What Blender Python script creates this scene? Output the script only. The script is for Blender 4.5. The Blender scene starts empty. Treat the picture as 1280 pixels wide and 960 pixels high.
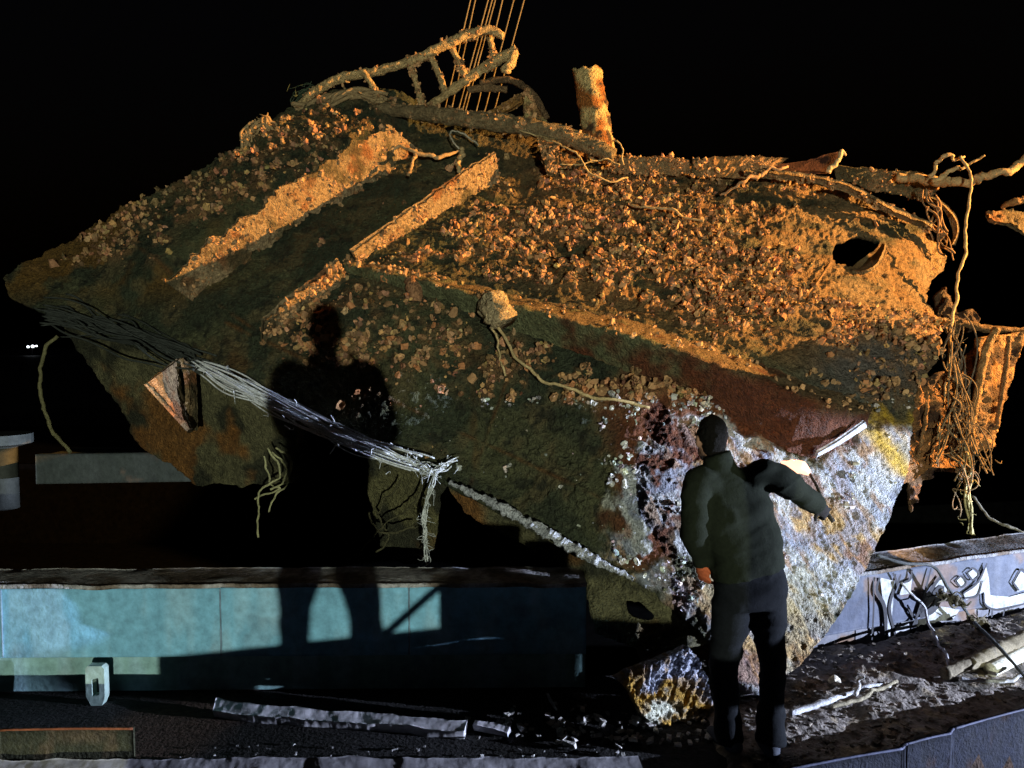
import bpy, math, random
import numpy as np
from mathutils import Vector, Matrix

random.seed(7); rng = np.random.default_rng(7)
S = bpy.context.scene
COL = S.collection
R = math.radians

# ------------------------------------------------------------------ camera
CAM_Z = 2.1; FPX = 924.0; PITCH = math.atan(47 / FPX)
cam_d = bpy.data.cameras.new('camera'); cam = bpy.data.objects.new('camera', cam_d); COL.objects.link(cam)
cam.location = (0, 0, CAM_Z); cam.rotation_euler = (math.pi / 2 - PITCH, 0, 0)
cam_d.sensor_width = 36; cam_d.lens = FPX / 1280 * 36; cam_d.clip_end = 3000; cam_d.clip_start = 0.05
S.camera = cam

# ------------------------------------------------------------------ night sky
W = bpy.data.worlds.new('World'); S.world = W; W.use_nodes = True
nt = W.node_tree; bg = nt.nodes['Background']
sky = nt.nodes.new('ShaderNodeTexSky'); sky.sky_type = 'NISHITA'; sky.sun_disc = False
sky.sun_elevation = R(-4); sky.sun_rotation = R(200)
nt.links.new(sky.outputs[0], bg.inputs[0]); bg.inputs[1].default_value = 0.06

# ------------------------------------------------------------------ floodlights of the work site (all stand outside the frame)
def spot(name, loc, aim, power, colour, cone, blend, radius, square=False):
    l = bpy.data.lights.new(name, 'SPOT'); l.energy = power; l.color = colour
    l.spot_size = R(cone); l.spot_blend = blend; l.shadow_soft_size = radius; l.use_square = square
    o = bpy.data.objects.new(name, l); COL.objects.link(o); o.location = loc
    d = Vector(aim) - Vector(loc)
    o.rotation_euler = d.to_track_quat('-Z', 'Y').to_euler()
    return o
spot('sodium_flood', (12.0, 4.6, 5.2), (0.0, 6.3, 3.7), 28000, (1.0, 0.50, 0.14), 41, 0.12, 0.04, True)
spot('deck_flood', (2.33, -10.1, 1.82), (-0.5, 5.5, 1.9), 6300, (0.93, 1.0, 0.80), 60, 0.3, 0.05)
CF = (10.5, 1.9, 1.0)
spot('cold_flood', CF, (CF[0] - 9.5, CF[1] + 2.6, CF[2] - 4.66), 14000, (0.66, 0.76, 1.0), 60, 0.05, 0.015, True)
S.view_settings.view_transform = 'Standard'; S.view_settings.look = 'None'
S.view_settings.exposure = 0; S.view_settings.gamma = 1
S.cycles.use_denoising = True; S.cycles.max_bounces = 5; S.cycles.diffuse_bounces = 2

# ------------------------------------------------------------------ helpers
cP, sP = math.cos(PITCH), math.sin(PITCH)
def Pn(px, py, d):
    px = np.asarray(px, float); py = np.asarray(py, float); d = np.asarray(d, float)
    rx = (px - 640) / FPX; rz = -(py - 480) / FPX
    y = cP + rz * sP; z = -sP + rz * cP
    k = d / y
    return np.stack([rx * k, d + 0 * rx, CAM_Z + z * k], -1)
def P(px, py, d): return Vector(Pn(px, py, d))
def gdepth(py, z=0.0):            # distance at which the height z shows on picture row py
    rz = -(py - 480) / FPX
    return (z - CAM_Z) * (cP + rz * sP) / (-sP + rz * cP)
def G(px, py, z=0.0): return P(px, py, gdepth(py, z))

def _h(ix, iy, iz, s):
    h = (ix * np.uint32(374761393) + iy * np.uint32(668265263) + iz * np.uint32(2147483647) + np.uint32((s * 974634713) & 0xffffffff))
    h = (h ^ (h >> np.uint32(13))) * np.uint32(1274126177)
    h = (h ^ (h >> np.uint32(16))) * np.uint32(2246822519)
    return ((h ^ (h >> np.uint32(15))) & np.uint32(0xffffff)).astype(float) / 16777216.0
def vnoise(p, seed=0):
    p = np.asarray(p, float); f = np.floor(p); t = p - f; t = t * t * (3 - 2 * t)
    i = (f.astype(np.int64) & 0xffffffff).astype(np.uint32)
    o = np.uint32(1); r = 0
    with np.errstate(over='ignore'):
        for a in (0, 1):
            wx = t[..., 0] if a else 1 - t[..., 0]
            for b in (0, 1):
                wy = t[..., 1] if b else 1 - t[..., 1]
                for c in (0, 1):
                    wz = t[..., 2] if c else 1 - t[..., 2]
                    r = r + wx * wy * wz * _h(i[..., 0] + np.uint32(a), i[..., 1] + np.uint32(b), i[..., 2] + np.uint32(c), seed)
    return r
def fbm(p, sc, octs=4, seed=0, gain=0.5):
    p = np.asarray(p, float) * sc; r = 0; a = 1; n = 0
    for k in range(octs):
        r = r + a * vnoise(p + 17.3 * k, seed + k); n += a; a *= gain; p = p * 2.03
    return r / n
def worley(p, sc, seed=0):
    p = np.asarray(p, float) * sc; f = np.floor(p); best = np.full(p.shape[:-1], 9.0); cid = np.zeros(p.shape[:-1])
    with np.errstate(over='ignore'):
        for a in (-1, 0, 1):
            for b in (-1, 0, 1):
                for c in (-1, 0, 1):
                    g = f + np.array([a, b, c]); i = (g.astype(np.int64) & 0xffffffff).astype(np.uint32)
                    q = np.stack([_h(i[..., 0], i[..., 1], i[..., 2], seed + k) for k in (1, 2, 3)], -1) + g
                    d = np.linalg.norm(q - p, axis=-1); m = d < best
                    best = np.where(m, d, best); cid = np.where(m, _h(i[..., 0], i[..., 1], i[..., 2], seed + 4), cid)
    return best, cid
def sstep(a, b, x): t = np.clip((x - a) / (b - a), 0, 1); return t * t * (3 - 2 * t)
def mixc(a, b, m): m = np.asarray(m)[..., None]; return a * (1 - m) + np.asarray(b, float) * m

# ---- materials: vertex colour of the thing x procedural grain and relief
def material(name, rough=0.8, bump=0.4, scale=40, metal=0.0, colour=None, grain=0.5, spec=0.3, bdist=0.01, wet=0.0):
    m = bpy.data.materials.new(name); m.use_nodes = True; n = m.node_tree.nodes; L = m.node_tree.links
    b = n['Principled BSDF']; b.inputs['Roughness'].default_value = rough; b.inputs['Metallic'].default_value = metal
    b.inputs['Specular IOR Level'].default_value = spec
    tc = n.new('ShaderNodeTexCoord')
    n1 = n.new('ShaderNodeTexNoise'); n1.inputs['Scale'].default_value = scale; n1.inputs['Detail'].default_value = 6; n1.inputs['Roughness'].default_value = 0.65
    L.new(tc.outputs['Object'], n1.inputs['Vector'])
    if colour is None:
        a = n.new('ShaderNodeAttribute'); a.attribute_name = 'Col'; src = a.outputs['Color']
    else:
        a = n.new('ShaderNodeRGB'); a.outputs[0].default_value = (*colour, 1); src = a.outputs[0]
    mr = n.new('ShaderNodeMapRange'); mr.inputs[1].default_value = 0.3; mr.inputs[2].default_value = 0.7
    mr.inputs[3].default_value = 1 - grain; mr.inputs[4].default_value = 1 + grain
    L.new(n1.outputs['Fac'], mr.inputs[0])
    mx = n.new('ShaderNodeVectorMath'); mx.operation = 'SCALE'
    L.new(src, mx.inputs[0]); L.new(mr.outputs[0], mx.inputs['Scale']); L.new(mx.outputs[0], b.inputs['Base Color'])
    if wet:
        n3 = n.new('ShaderNodeTexNoise'); n3.inputs['Scale'].default_value = 3.0; n3.inputs['Detail'].default_value = 5
        L.new(tc.outputs['Object'], n3.inputs['Vector'])
        r2 = n.new('ShaderNodeMapRange'); r2.inputs[1].default_value = 0.4; r2.inputs[2].default_value = 0.65
        r2.inputs[3].default_value = rough; r2.inputs[4].default_value = rough - wet
        L.new(n3.outputs['Fac'], r2.inputs[0]); L.new(r2.outputs[0], b.inputs['Roughness'])
    if bump:
        n2 = n.new('ShaderNodeTexNoise'); n2.inputs['Scale'].default_value = scale * 2.3; n2.inputs['Detail'].default_value = 5
        L.new(tc.outputs['Object'], n2.inputs['Vector'])
        ad = n.new('ShaderNodeMath'); ad.operation = 'ADD'; L.new(n1.outputs['Fac'], ad.inputs[0]); L.new(n2.outputs['Fac'], ad.inputs[1])
        bp = n.new('ShaderNodeBump'); bp.inputs['Strength'].default_value = bump; bp.inputs['Distance'].default_value = bdist
        L.new(ad.outputs[0], bp.inputs['Height']); L.new(bp.outputs[0], b.inputs['Normal'])
    return m
M = {}
M['crust'] = material('marine_crust', 0.8, 1.0, 34, grain=0.55, spec=0.25, bdist=0.045, wet=0.25)
M['shell'] = material('shell', 0.75, 0.5, 60, grain=0.4, spec=0.3)
M['rust'] = material('rusty_steel', 0.85, 0.7, 30, grain=0.5, spec=0.2, bdist=0.015)
M['rope'] = material('rope_fibre', 0.9, 0.6, 80, grain=0.45, spec=0.1)
M['paint'] = material('painted_steel', 0.65, 0.35, 14, grain=0.28, spec=0.2, bdist=0.01)
M['ground'] = material('deck_dirt', 0.9, 0.9, 22, grain=0.5, spec=0.15, bdist=0.02)
M['concrete'] = material('concrete', 0.9, 0.25, 18, grain=0.25, spec=0.1, bdist=0.006)
M['dark'] = material('dark_mud', 1.0, 0.2, 10, grain=0.4, spec=0.0)
M['cloth'] = material('work_cloth', 0.9, 0.4, 60, grain=0.25, spec=0.1, bdist=0.004)
M['skin'] = material('skin', 0.6, 0.2, 60, colour=(0.32, 0.17, 0.11), grain=0.15)
M['hair'] = material('hair', 0.8, 0.8, 120, colour=(0.006, 0.005, 0.004), grain=0.4, spec=0.08)
M['water'] = material('sea_water', 0.55, 0.5, 1.2, colour=(0.004, 0.006, 0.012), grain=0.1, spec=0.5, bdist=0.1)
M['black'] = material('black_paint', 0.7, 0.1, 30, colour=(0.012, 0.012, 0.018), grain=0.4)
M['white'] = material('white_paint', 0.6, 0.15, 25, colour=(0.27, 0.28, 0.30), grain=0.6)
def emit(name, c, s):
    m = bpy.data.materials.new(name); m.use_nodes = True; b = m.node_tree.nodes['Principled BSDF']
    b.inputs['Base Color'].default_value = (*c, 1); b.inputs['Emission Color'].default_value = (*c, 1); b.inputs['Emission Strength'].default_value = s
    return m

# ---- objects
def tag(o, label=None, cat=None, group=None, kind=None):
    for k, v in (('label', label), ('category', cat), ('group', group), ('kind', kind)):
        if v: o[k] = v
    return o
def empty(name, loc=(0, 0, 0)):
    o = bpy.data.objects.new(name, None); COL.objects.link(o); o.location = loc; o.empty_display_size = 0.2
    return o
def mesh(name, V, F, mat, parent=None, col=None, smooth=True):
    me = bpy.data.meshes.new(name)
    V = np.asarray(V, float).reshape(-1, 3)
    if isinstance(F, np.ndarray):
        n, k = F.shape
        me.vertices.add(len(V)); me.vertices.foreach_set('co', V.ravel())
        me.loops.add(n * k); me.loops.foreach_set('vertex_index', F.ravel().astype(np.int32))
        me.polygons.add(n); me.polygons.foreach_set('loop_start', np.arange(0, n * k, k, dtype=np.int32))
        me.polygons.foreach_set('loop_total', np.full(n, k, np.int32))
        me.update(calc_edges=True); me.validate()
    else:
        me.from_pydata(V.tolist(), [], [list(map(int, f)) for f in F]); me.update()
    if col is not None:
        col = np.asarray(col, float)
        if col.ndim == 1: col = np.tile(col, (len(V), 1))
        c4 = np.concatenate([np.clip(col, 0, 1), np.ones((len(V), 1))], 1)
        at = me.attributes.new('Col', 'FLOAT_COLOR', 'POINT'); at.data.foreach_set('color', c4.ravel().astype(np.float32))
    if smooth: me.polygons.foreach_set('use_smooth', np.ones(len(me.polygons), bool))
    me.materials.append(M[mat] if isinstance(mat, str) else mat)
    o = bpy.data.objects.new(name, me); COL.objects.link(o)
    if parent: put(o, parent)
    return o
def put(o, parent):
    o.parent = parent; o.matrix_parent_inverse = WM(parent).inverted()
    return o
def WM(o):
    m = o.matrix_basis.copy()
    return WM(o.parent) @ o.matrix_parent_inverse @ m if o.parent else m

def grid_faces(nu, nv, off=0, wrap=False, flip=False):
    a = np.arange(nu * nv).reshape(nu, nv) + off
    if wrap: a = np.concatenate([a, a[:, :1]], 1)
    f = np.stack([a[:-1, :-1], a[1:, :-1], a[1:, 1:], a[:-1, 1:]], -1).reshape(-1, 4)
    return f[:, ::-1] if flip else f
def catmull(pts, n):
    p = np.asarray([tuple(q) for q in pts], float)
    if len(p) == 2: p = np.array([p[0], (p[0] + p[1]) / 2, p[1]])
    q = np.concatenate([[2 * p[0] - p[1]], p, [2 * p[-1] - p[-2]]])
    seg = np.linalg.norm(np.diff(p, axis=0), axis=1); s = np.concatenate([[0], np.cumsum(seg)]); s /= s[-1]
    t = np.linspace(0, 1, n); k = np.clip(np.searchsorted(s, t, 'right') - 1, 0, len(p) - 2)
    u = ((t - s[k]) / np.maximum(s[k + 1] - s[k], 1e-9))[:, None]
    a, b, c, d = q[k], q[k + 1], q[k + 2], q[k + 3]
    return 0.5 * (2 * b + (c - a) * u + (2 * a - 5 * b + 4 * c - d) * u * u + (3 * b - a - 3 * c + d) * u ** 3)
def tube_vf(pts, rad, seg=8, n=None, rough=0.0, seed=0, curve=True, rsc=30, squash=1.0, kink=0.0):
    if n is None: n = max(6, len(pts) * 6)
    c = catmull(pts, n) if curve else np.asarray([tuple(q) for q in pts], float)
    n = len(c)
    if kink:
        env = np.sin(np.linspace(0, math.pi, n))[:, None] ** .5
        c = c + env * kink * 2 * np.stack([fbm(c + 7 * k, 5.5, 4, 600 + k + seed, .6) - .5 for k in range(3)], -1)
    r = np.interp(np.linspace(0, 1, n), np.linspace(0, 1, len(rad)), rad) if hasattr(rad, '__len__') else np.full(n, rad)
    t = np.gradient(c, axis=0); t /= np.linalg.norm(t, axis=1)[:, None] + 1e-12
    up = np.array([0.13, -1.0, 0.21]); a = np.cross(t, up); a /= np.linalg.norm(a, axis=1)[:, None] + 1e-9
    b = np.cross(a, t)
    th = np.linspace(0, 2 * math.pi, seg, endpoint=False)
    V = c[:, None] + r[:, None, None] * (np.cos(th)[None, :, None] * a[:, None] + squash * np.sin(th)[None, :, None] * b[:, None])
    if rough:
        k = (fbm(V, rsc, 3, seed) - 0.5) * 2 * rough
        V = c[:, None] + (V - c[:, None]) * (1 + k[..., None])
    V = V.reshape(-1, 3); F = grid_faces(n, seg, wrap=True).tolist()
    F += [list(range(seg)), list(range((n - 1) * seg, n * seg))[::-1]]
    return V, F
def tube(name, pts, rad, mat, parent=None, col=(0.3, 0.2, 0.1), var=0.35, **kw):
    V, F = tube_vf(pts, rad, **kw)
    k = 1 + (fbm(V, 22, 3, 5) - 0.5) * 2 * var * 1.6
    return mesh(name, V, F, mat, parent, np.asarray(col)[None] * k[:, None])
def box_vf(c, s, rz=0, tilt=None):
    x, y, z = s; B = np.array([[i, j, k] for i in (-.5, .5) for j in (-.5, .5) for k in (-.5, .5)]) * np.array(s)
    m = Matrix.Rotation(rz, 3, 'Z')
    if tilt is not None: m = m @ tilt
    B = B @ np.array(m).T + np.array(tuple(c))
    return B, [[0, 1, 3, 2], [4, 6, 7, 5], [0, 4, 5, 1], [2, 3, 7, 6], [0, 2, 6, 4], [1, 5, 7, 3]]
def join(parts):
    V = []; F = []; o = 0
    for v, f in parts:
        V.append(np.asarray(v)); F += [[i + o for i in q] for q in f]; o += len(v)
    return np.concatenate(V), F
def bevel(o, w=0.006, n=2):
    md = o.modifiers.new('b', 'BEVEL'); md.width = w; md.segments = n; md.limit_method = 'ANGLE'
    return o

# ---- polygons with depth: a torn sheet of steel, given by its outline and the distance of its surface
def in_poly(x, y, poly):
    ins = np.zeros(x.shape, bool); n = len(poly)
    for i in range(n):
        x1, y1 = poly[i]; x2, y2 = poly[(i + 1) % n]
        if y1 == y2: continue
        ins ^= ((y1 > y) != (y2 > y)) & (x < (x2 - x1) * (y - y1) / (y2 - y1) + x1)
    return ins
def ragged(poly, amp, seed, step=4, sc=0.06):
    out = []
    for i in range(len(poly)):
        a = np.array(poly[i], float); b = np.array(poly[(i + 1) % len(poly)], float); d = b - a; L = np.linalg.norm(d)
        nrm = np.array([-d[1], d[0]]) / (L + 1e-9)
        for t in np.arange(0, 1, step / max(L, step)):
            p = a + d * t
            k = fbm(np.array([p[0], p[1], 3.1 * seed]), sc, 4, seed) - 0.5
            out.append(p + nrm * k * 2 * amp)
    return np.array(out)
def snap(x, y, poly):
    a = poly; b = np.roll(poly, -1, 0); d = b - a; L2 = (d ** 2).sum(1) + 1e-12
    ox = np.empty_like(x); oy = np.empty_like(y)
    for s in range(0, len(x), 2000):
        p = np.stack([x[s:s + 2000], y[s:s + 2000]], -1)
        t = np.clip(((p[:, None] - a[None]) * d[None]).sum(-1) / L2[None], 0, 1)
        q = a[None] + t[..., None] * d[None]; k = ((q - p[:, None]) ** 2).sum(-1).argmin(1)
        r = q[np.arange(len(p)), k]; ox[s:s + 2000] = r[:, 0]; oy[s:s + 2000] = r[:, 1]
    return ox, oy
def tps(ctrl):
    c = np.array(ctrl, float); X = c[:, :2] / 100; n = len(X)
    U = lambda r: np.where(r > 0, r * r * np.log(r + 1e-12), 0)
    K = U(np.linalg.norm(X[:, None] - X[None], axis=-1)) + 0.02 * np.eye(n)
    Pm = np.concatenate([np.ones((n, 1)), X], 1)
    A = np.zeros((n + 3, n + 3)); A[:n, :n] = K; A[:n, n:] = Pm; A[n:, :n] = Pm.T
    w = np.linalg.solve(A, np.concatenate([c[:, 2], np.zeros(3)]))
    def f(x, y):
        x = np.asarray(x, float) / 100; y = np.asarray(y, float) / 100
        r = w[n] + w[n + 1] * x + w[n + 2] * y
        for i in range(n): r = r + w[i] * U(np.hypot(x - X[i, 0], y - X[i, 1]))
        return r
    return f
def sheet(name, poly, dfn, mat, parent=None, step=2.0, thick=0.03, disp=None, colour=None, holes=(), amp=3.0, seed=1):
    poly = ragged(poly, amp, seed)
    holes = [ragged(h, amp, seed + 9 + i) for i, h in enumerate(holes)]
    x0, y0 = poly.min(0) - step; x1, y1 = poly.max(0) + step
    gx, gy = np.meshgrid(np.arange(x0, x1 + step, step), np.arange(y0, y1 + step, step), indexing='ij')
    ins = in_poly(gx, gy, poly)
    for h in holes: ins &= ~in_poly(gx, gy, h)
    cell = ins[:-1, :-1].astype(int) + ins[1:, :-1] + ins[1:, 1:] + ins[:-1, 1:]
    keep = cell > 0
    used = np.zeros(gx.shape, bool)
    for a, b in ((0, 0), (1, 0), (1, 1), (0, 1)): used[a:a + keep.shape[0], b:b + keep.shape[1]] |= keep
    out = used & ~ins
    allp = [poly] + holes
    if out.any():
        xs, ys = gx[out], gy[out]; bx = by = bd = None
        for q in allp:
            a, b = snap(xs, ys, q); d = np.hypot(a - xs, b - ys)
            if bd is None: bx, by, bd = a, b, d
            else:
                m = d < bd; bx = np.where(m, a, bx); by = np.where(m, b, by); bd = np.minimum(bd, d)
        gx[out] = bx; gy[out] = by
    base = Pn(gx, gy, dfn(gx, gy))
    e = 4.0
    tx = Pn(gx + e, gy, dfn(gx + e, gy)) - Pn(gx - e, gy, dfn(gx - e, gy))
    ty = Pn(gx, gy + e, dfn(gx, gy + e)) - Pn(gx, gy - e, dfn(gx, gy - e))
    nr = np.cross(tx, ty); nr /= np.linalg.norm(nr, axis=-1)[..., None] + 1e-12
    nr *= -np.sign((nr * (base - np.array([0, 0, CAM_Z]))).sum(-1))[..., None]
    idx = np.full(gx.shape, -1); idx[used] = np.arange(used.sum())
    ux, uy, ub, un = gx[used], gy[used], base[used], nr[used]
    dd = disp(ux, uy, ub) if disp else np.zeros(len(ux))
    top = ub + un * dd[:, None]; bot = ub - un * thick
    I = np.argwhere(keep)
    q = np.stack([idx[I[:, 0], I[:, 1]], idx[I[:, 0] + 1, I[:, 1]], idx[I[:, 0] + 1, I[:, 1] + 1], idx[I[:, 0], I[:, 1] + 1]], -1)
    n = len(ux)
    ed = np.concatenate([q[:, [0, 1]], q[:, [1, 2]], q[:, [2, 3]], q[:, [3, 0]]])
    key = np.sort(ed, 1); kk = key[:, 0].astype(np.int64) * n + key[:, 1]
    u, inv, cnt = np.unique(kk, return_inverse=True, return_counts=True)
    be = ed[cnt[inv] == 1]
    rim = np.stack([be[:, 1], be[:, 0], be[:, 0] + n, be[:, 1] + n], -1)
    F = np.concatenate([q[:, ::-1], q + n, rim[:, ::-1]])
    c = colour(ux, uy, top) if colour is not None and callable(colour) else np.tile(colour, (n, 1))
    o = mesh(name, np.concatenate([top, bot]), F, mat, parent, np.concatenate([c, c * 0.8]))
    return o, dict(x=ux, y=uy, p=top, n=un, d=dd)
def loft(name, lines, mat, parent=None, nu=80, nv=10, thick=0.03, disp=None, colour=(0.3, 0.2, 0.1), rag=0.0, seed=0, linear=False):
    # lines: rows of (px, py, depth), from one edge to the other
    L = [catmull(Pn(*np.array(l, float).T), nu) for l in lines]
    L = np.stack(L, 1)                                   # nu, k, 3
    k = L.shape[1]; t = np.linspace(0, k - 1, nv); i = np.clip(t.astype(int), 0, k - 2); f = (t - i)[None, :, None]
    V = L[:, i] * (1 - f) + L[:, i + 1] * f
    if rag:
        e = (fbm(L[:, 0], 9, 4, seed) - 0.5)[:, None, None] * rag; e2 = (fbm(L[:, -1], 9, 4, seed + 3) - 0.5)[:, None, None] * rag
        w = np.linspace(0, 1, nv)[None, :, None]; ax = (L[:, -1] - L[:, 0])[:, None]; ax = ax / (np.linalg.norm(ax, axis=-1)[..., None] + 1e-9)
        V = V + ax * (e * (1 - w) + e2 * w)
    du = np.gradient(V, axis=0); dv = np.gradient(V, axis=1); n = np.cross(du, dv); n /= np.linalg.norm(n, axis=-1)[..., None] + 1e-12
    n *= -np.sign((n * (V - np.array([0, 0, CAM_Z]))).sum(-1).mean())
    B = V - n * thick
    if disp: V = V + n * disp(V)[..., None]
    m = nu * nv; a = np.arange(m).reshape(nu, nv)
    ring = np.concatenate([a[:-1, 0], a[-1, :-1], a[:0:-1, -1], a[0, :0:-1]])
    r2 = np.roll(ring, -1); rim = np.stack([ring, r2, r2 + m, ring + m], -1)
    f1 = grid_faces(nu, nv); F = np.concatenate([f1, f1[:, ::-1] + m, rim])
    c = colour(V.reshape(-1, 3)) if callable(colour) else np.tile(colour, (m, 1)) * (1 + (fbm(V.reshape(-1, 3), 14, 3, seed) - .5)[:, None] * 1.2)
    return mesh(name, np.concatenate([V.reshape(-1, 3), B.reshape(-1, 3)]), F, mat, parent, np.concatenate([c, c]))

# colours that the surfaces themselves have
OLIVE = np.array((0.080, 0.082, 0.040)); ALGAE = np.array((0.042, 0.050, 0.028)); MUD = np.array((0.30, 0.20, 0.10)); TAN = np.array((0.25, 0.165, 0.08))
RUST = np.array((0.13, 0.042, 0.017)); OCHRE = np.array((0.46, 0.26, 0.04)); WHITE = np.array((0.46, 0.47, 0.47)); SHELLC = np.array((0.47, 0.26, 0.12))

# ================================================================== the setting
w = mesh('water', [(-900, -900, -1.6), (900, -900, -1.6), (900, 1500, -1.6), (-900, 1500, -1.6)], [[0, 1, 2, 3]], 'water', smooth=False)
tag(w, kind='structure')
def deck_mesh():
    xs = np.linspace(-14, 14, 240); ys = np.linspace(-13, 4.62, 150)
    X, Y = np.meshgrid(xs, ys, indexing='ij'); p = np.stack([X, Y, 0 * X], -1)
    Z = (fbm(p, 1.2, 4, 31) - .5) * 0.02 + (fbm(p, 9, 3, 32) - .5) * 0.012
    kx = [1.05, G(985, 962, .08).x, G(1500, 828, .08).x, 9.0]; ky = [3.2, G(985, 962, .08).y, G(1500, 828, .08).y, G(1500, 828, .08).y + 1.2]
    Z = np.where((X > 1.05) & (Y < np.interp(X, kx, ky)), -.4, Z)
    V = np.stack([X, Y, Z], -1).reshape(-1, 3)
    k = fbm(V, 2.2, 5, 33); c = mixc(np.tile((0.022, 0.021, 0.022), (len(V), 1)), (0.012, 0.011, 0.010), sstep(.5, .68, k)); c = mixc(c, (0.07, 0.04, 0.025), sstep(.58, .72, fbm(V, 1.1, 5, 34)) * .7)
    return V, grid_faces(240, 150), c
V, F, c = deck_mesh()
deck = mesh('deck', V, F, 'ground', col=c); tag(deck, kind='structure')
# the open hold behind the coamings: near wall, floor, far wall, far deck
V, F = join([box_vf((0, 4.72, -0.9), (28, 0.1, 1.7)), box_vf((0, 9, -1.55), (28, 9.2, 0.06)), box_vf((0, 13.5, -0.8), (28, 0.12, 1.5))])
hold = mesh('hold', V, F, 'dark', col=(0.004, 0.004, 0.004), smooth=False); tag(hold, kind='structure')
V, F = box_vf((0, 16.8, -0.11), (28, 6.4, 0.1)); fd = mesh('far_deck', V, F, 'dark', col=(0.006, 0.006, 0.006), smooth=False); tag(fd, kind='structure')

# ================================================================== the wreck
hull_ctrl = [(0, 345, 6.7), (60, 392, 6.45), (250, 455, 5.85), (380, 515, 5.4), (560, 600, 4.95), (700, 680, 4.62), (800, 725, 4.48), (870, 790, 4.32),
             (950, 870, 4.2), (1000, 830, 4.38), (1060, 750, 4.58), (1110, 650, 4.84), (1135, 560, 5.05), (1145, 500, 5.3), (1172, 420, 6.0), (1182, 320, 6.95),
             (1130, 255, 7.05), (1040, 212, 7.4), (900, 200, 7.5), (760, 190, 7.6), (620, 150, 7.9), (480, 130, 8.05), (370, 130, 8.05), (200, 245, 7.4),
             (430, 330, 6.0), (560, 365, 5.6), (680, 395, 5.38), (800, 425, 5.22), (900, 455, 5.1), (1000, 480, 5.02), (1085, 515, 5.06), (1000, 650, 4.76), (900, 650, 4.62), (900, 540, 4.86), (700, 560, 4.84), (800, 600, 4.56), (820, 680, 4.43), (760, 560, 4.72), (620, 560, 5.06), (640, 300, 6.4), (1000, 330, 6.15), (820, 300, 6.35), (250, 330, 6.45), (430, 240, 7.0)]
D = tps(hull_ctrl)
hull_poly = [(0, 345), (60, 312), (130, 278), (200, 246), (258, 215), (300, 190), (338, 160), (372, 130), (420, 122), (480, 128), (540, 140), (620, 150), (700, 168), (765, 194),
             (870, 206), (940, 214), (1030, 226), (1085, 247), (1130, 268), (1160, 290), (1182, 322), (1180, 338), (1164, 350), (1158, 380), (1174, 402), (1173, 440), (1160, 466),
             (1150, 482), (1140, 520), (1132, 590), (1110, 650), (1090, 690), (1060, 750), (1030, 795), (1000, 830), (955, 866), (925, 870), (905, 812), (872, 788), (800, 730),
             (700, 686), (640, 650), (560, 606), (520, 586), (470, 560), (380, 520), (310, 486), (250, 462), (150, 424), (60, 394), (12, 370)]
white_poly = np.array([(768, 590), (800, 556), (828, 522), (880, 512), (960, 546), (1022, 574), (1060, 545), (1086, 520), (1150, 514), (1150, 640), (1000, 850), (940, 890), (860, 780), (790, 735), (740, 700), (765, 650)], float)
def poly_dist(x, y, poly):
    a, b = snap(x, y, poly); d = np.hypot(a - x, b - y)
    return np.where(in_poly(x, y, poly), d, -d)
def ridge_y(x): return np.interp(x, [430, 520, 640, 800, 950, 1088], [332, 352, 388, 430, 482, 524])
def hull_white(x, y, p):
    d = poly_dist(x, y, white_poly) + (fbm(p, 7, 4, 51) - .5) * 70
    w = sstep(-6, 10, d)
    left = 1 - sstep(860, 930, x + (y - 620) * .1)
    return w * (1 - left * sstep(.50, .58, fbm(p, 6.5, 4, 52)))
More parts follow.
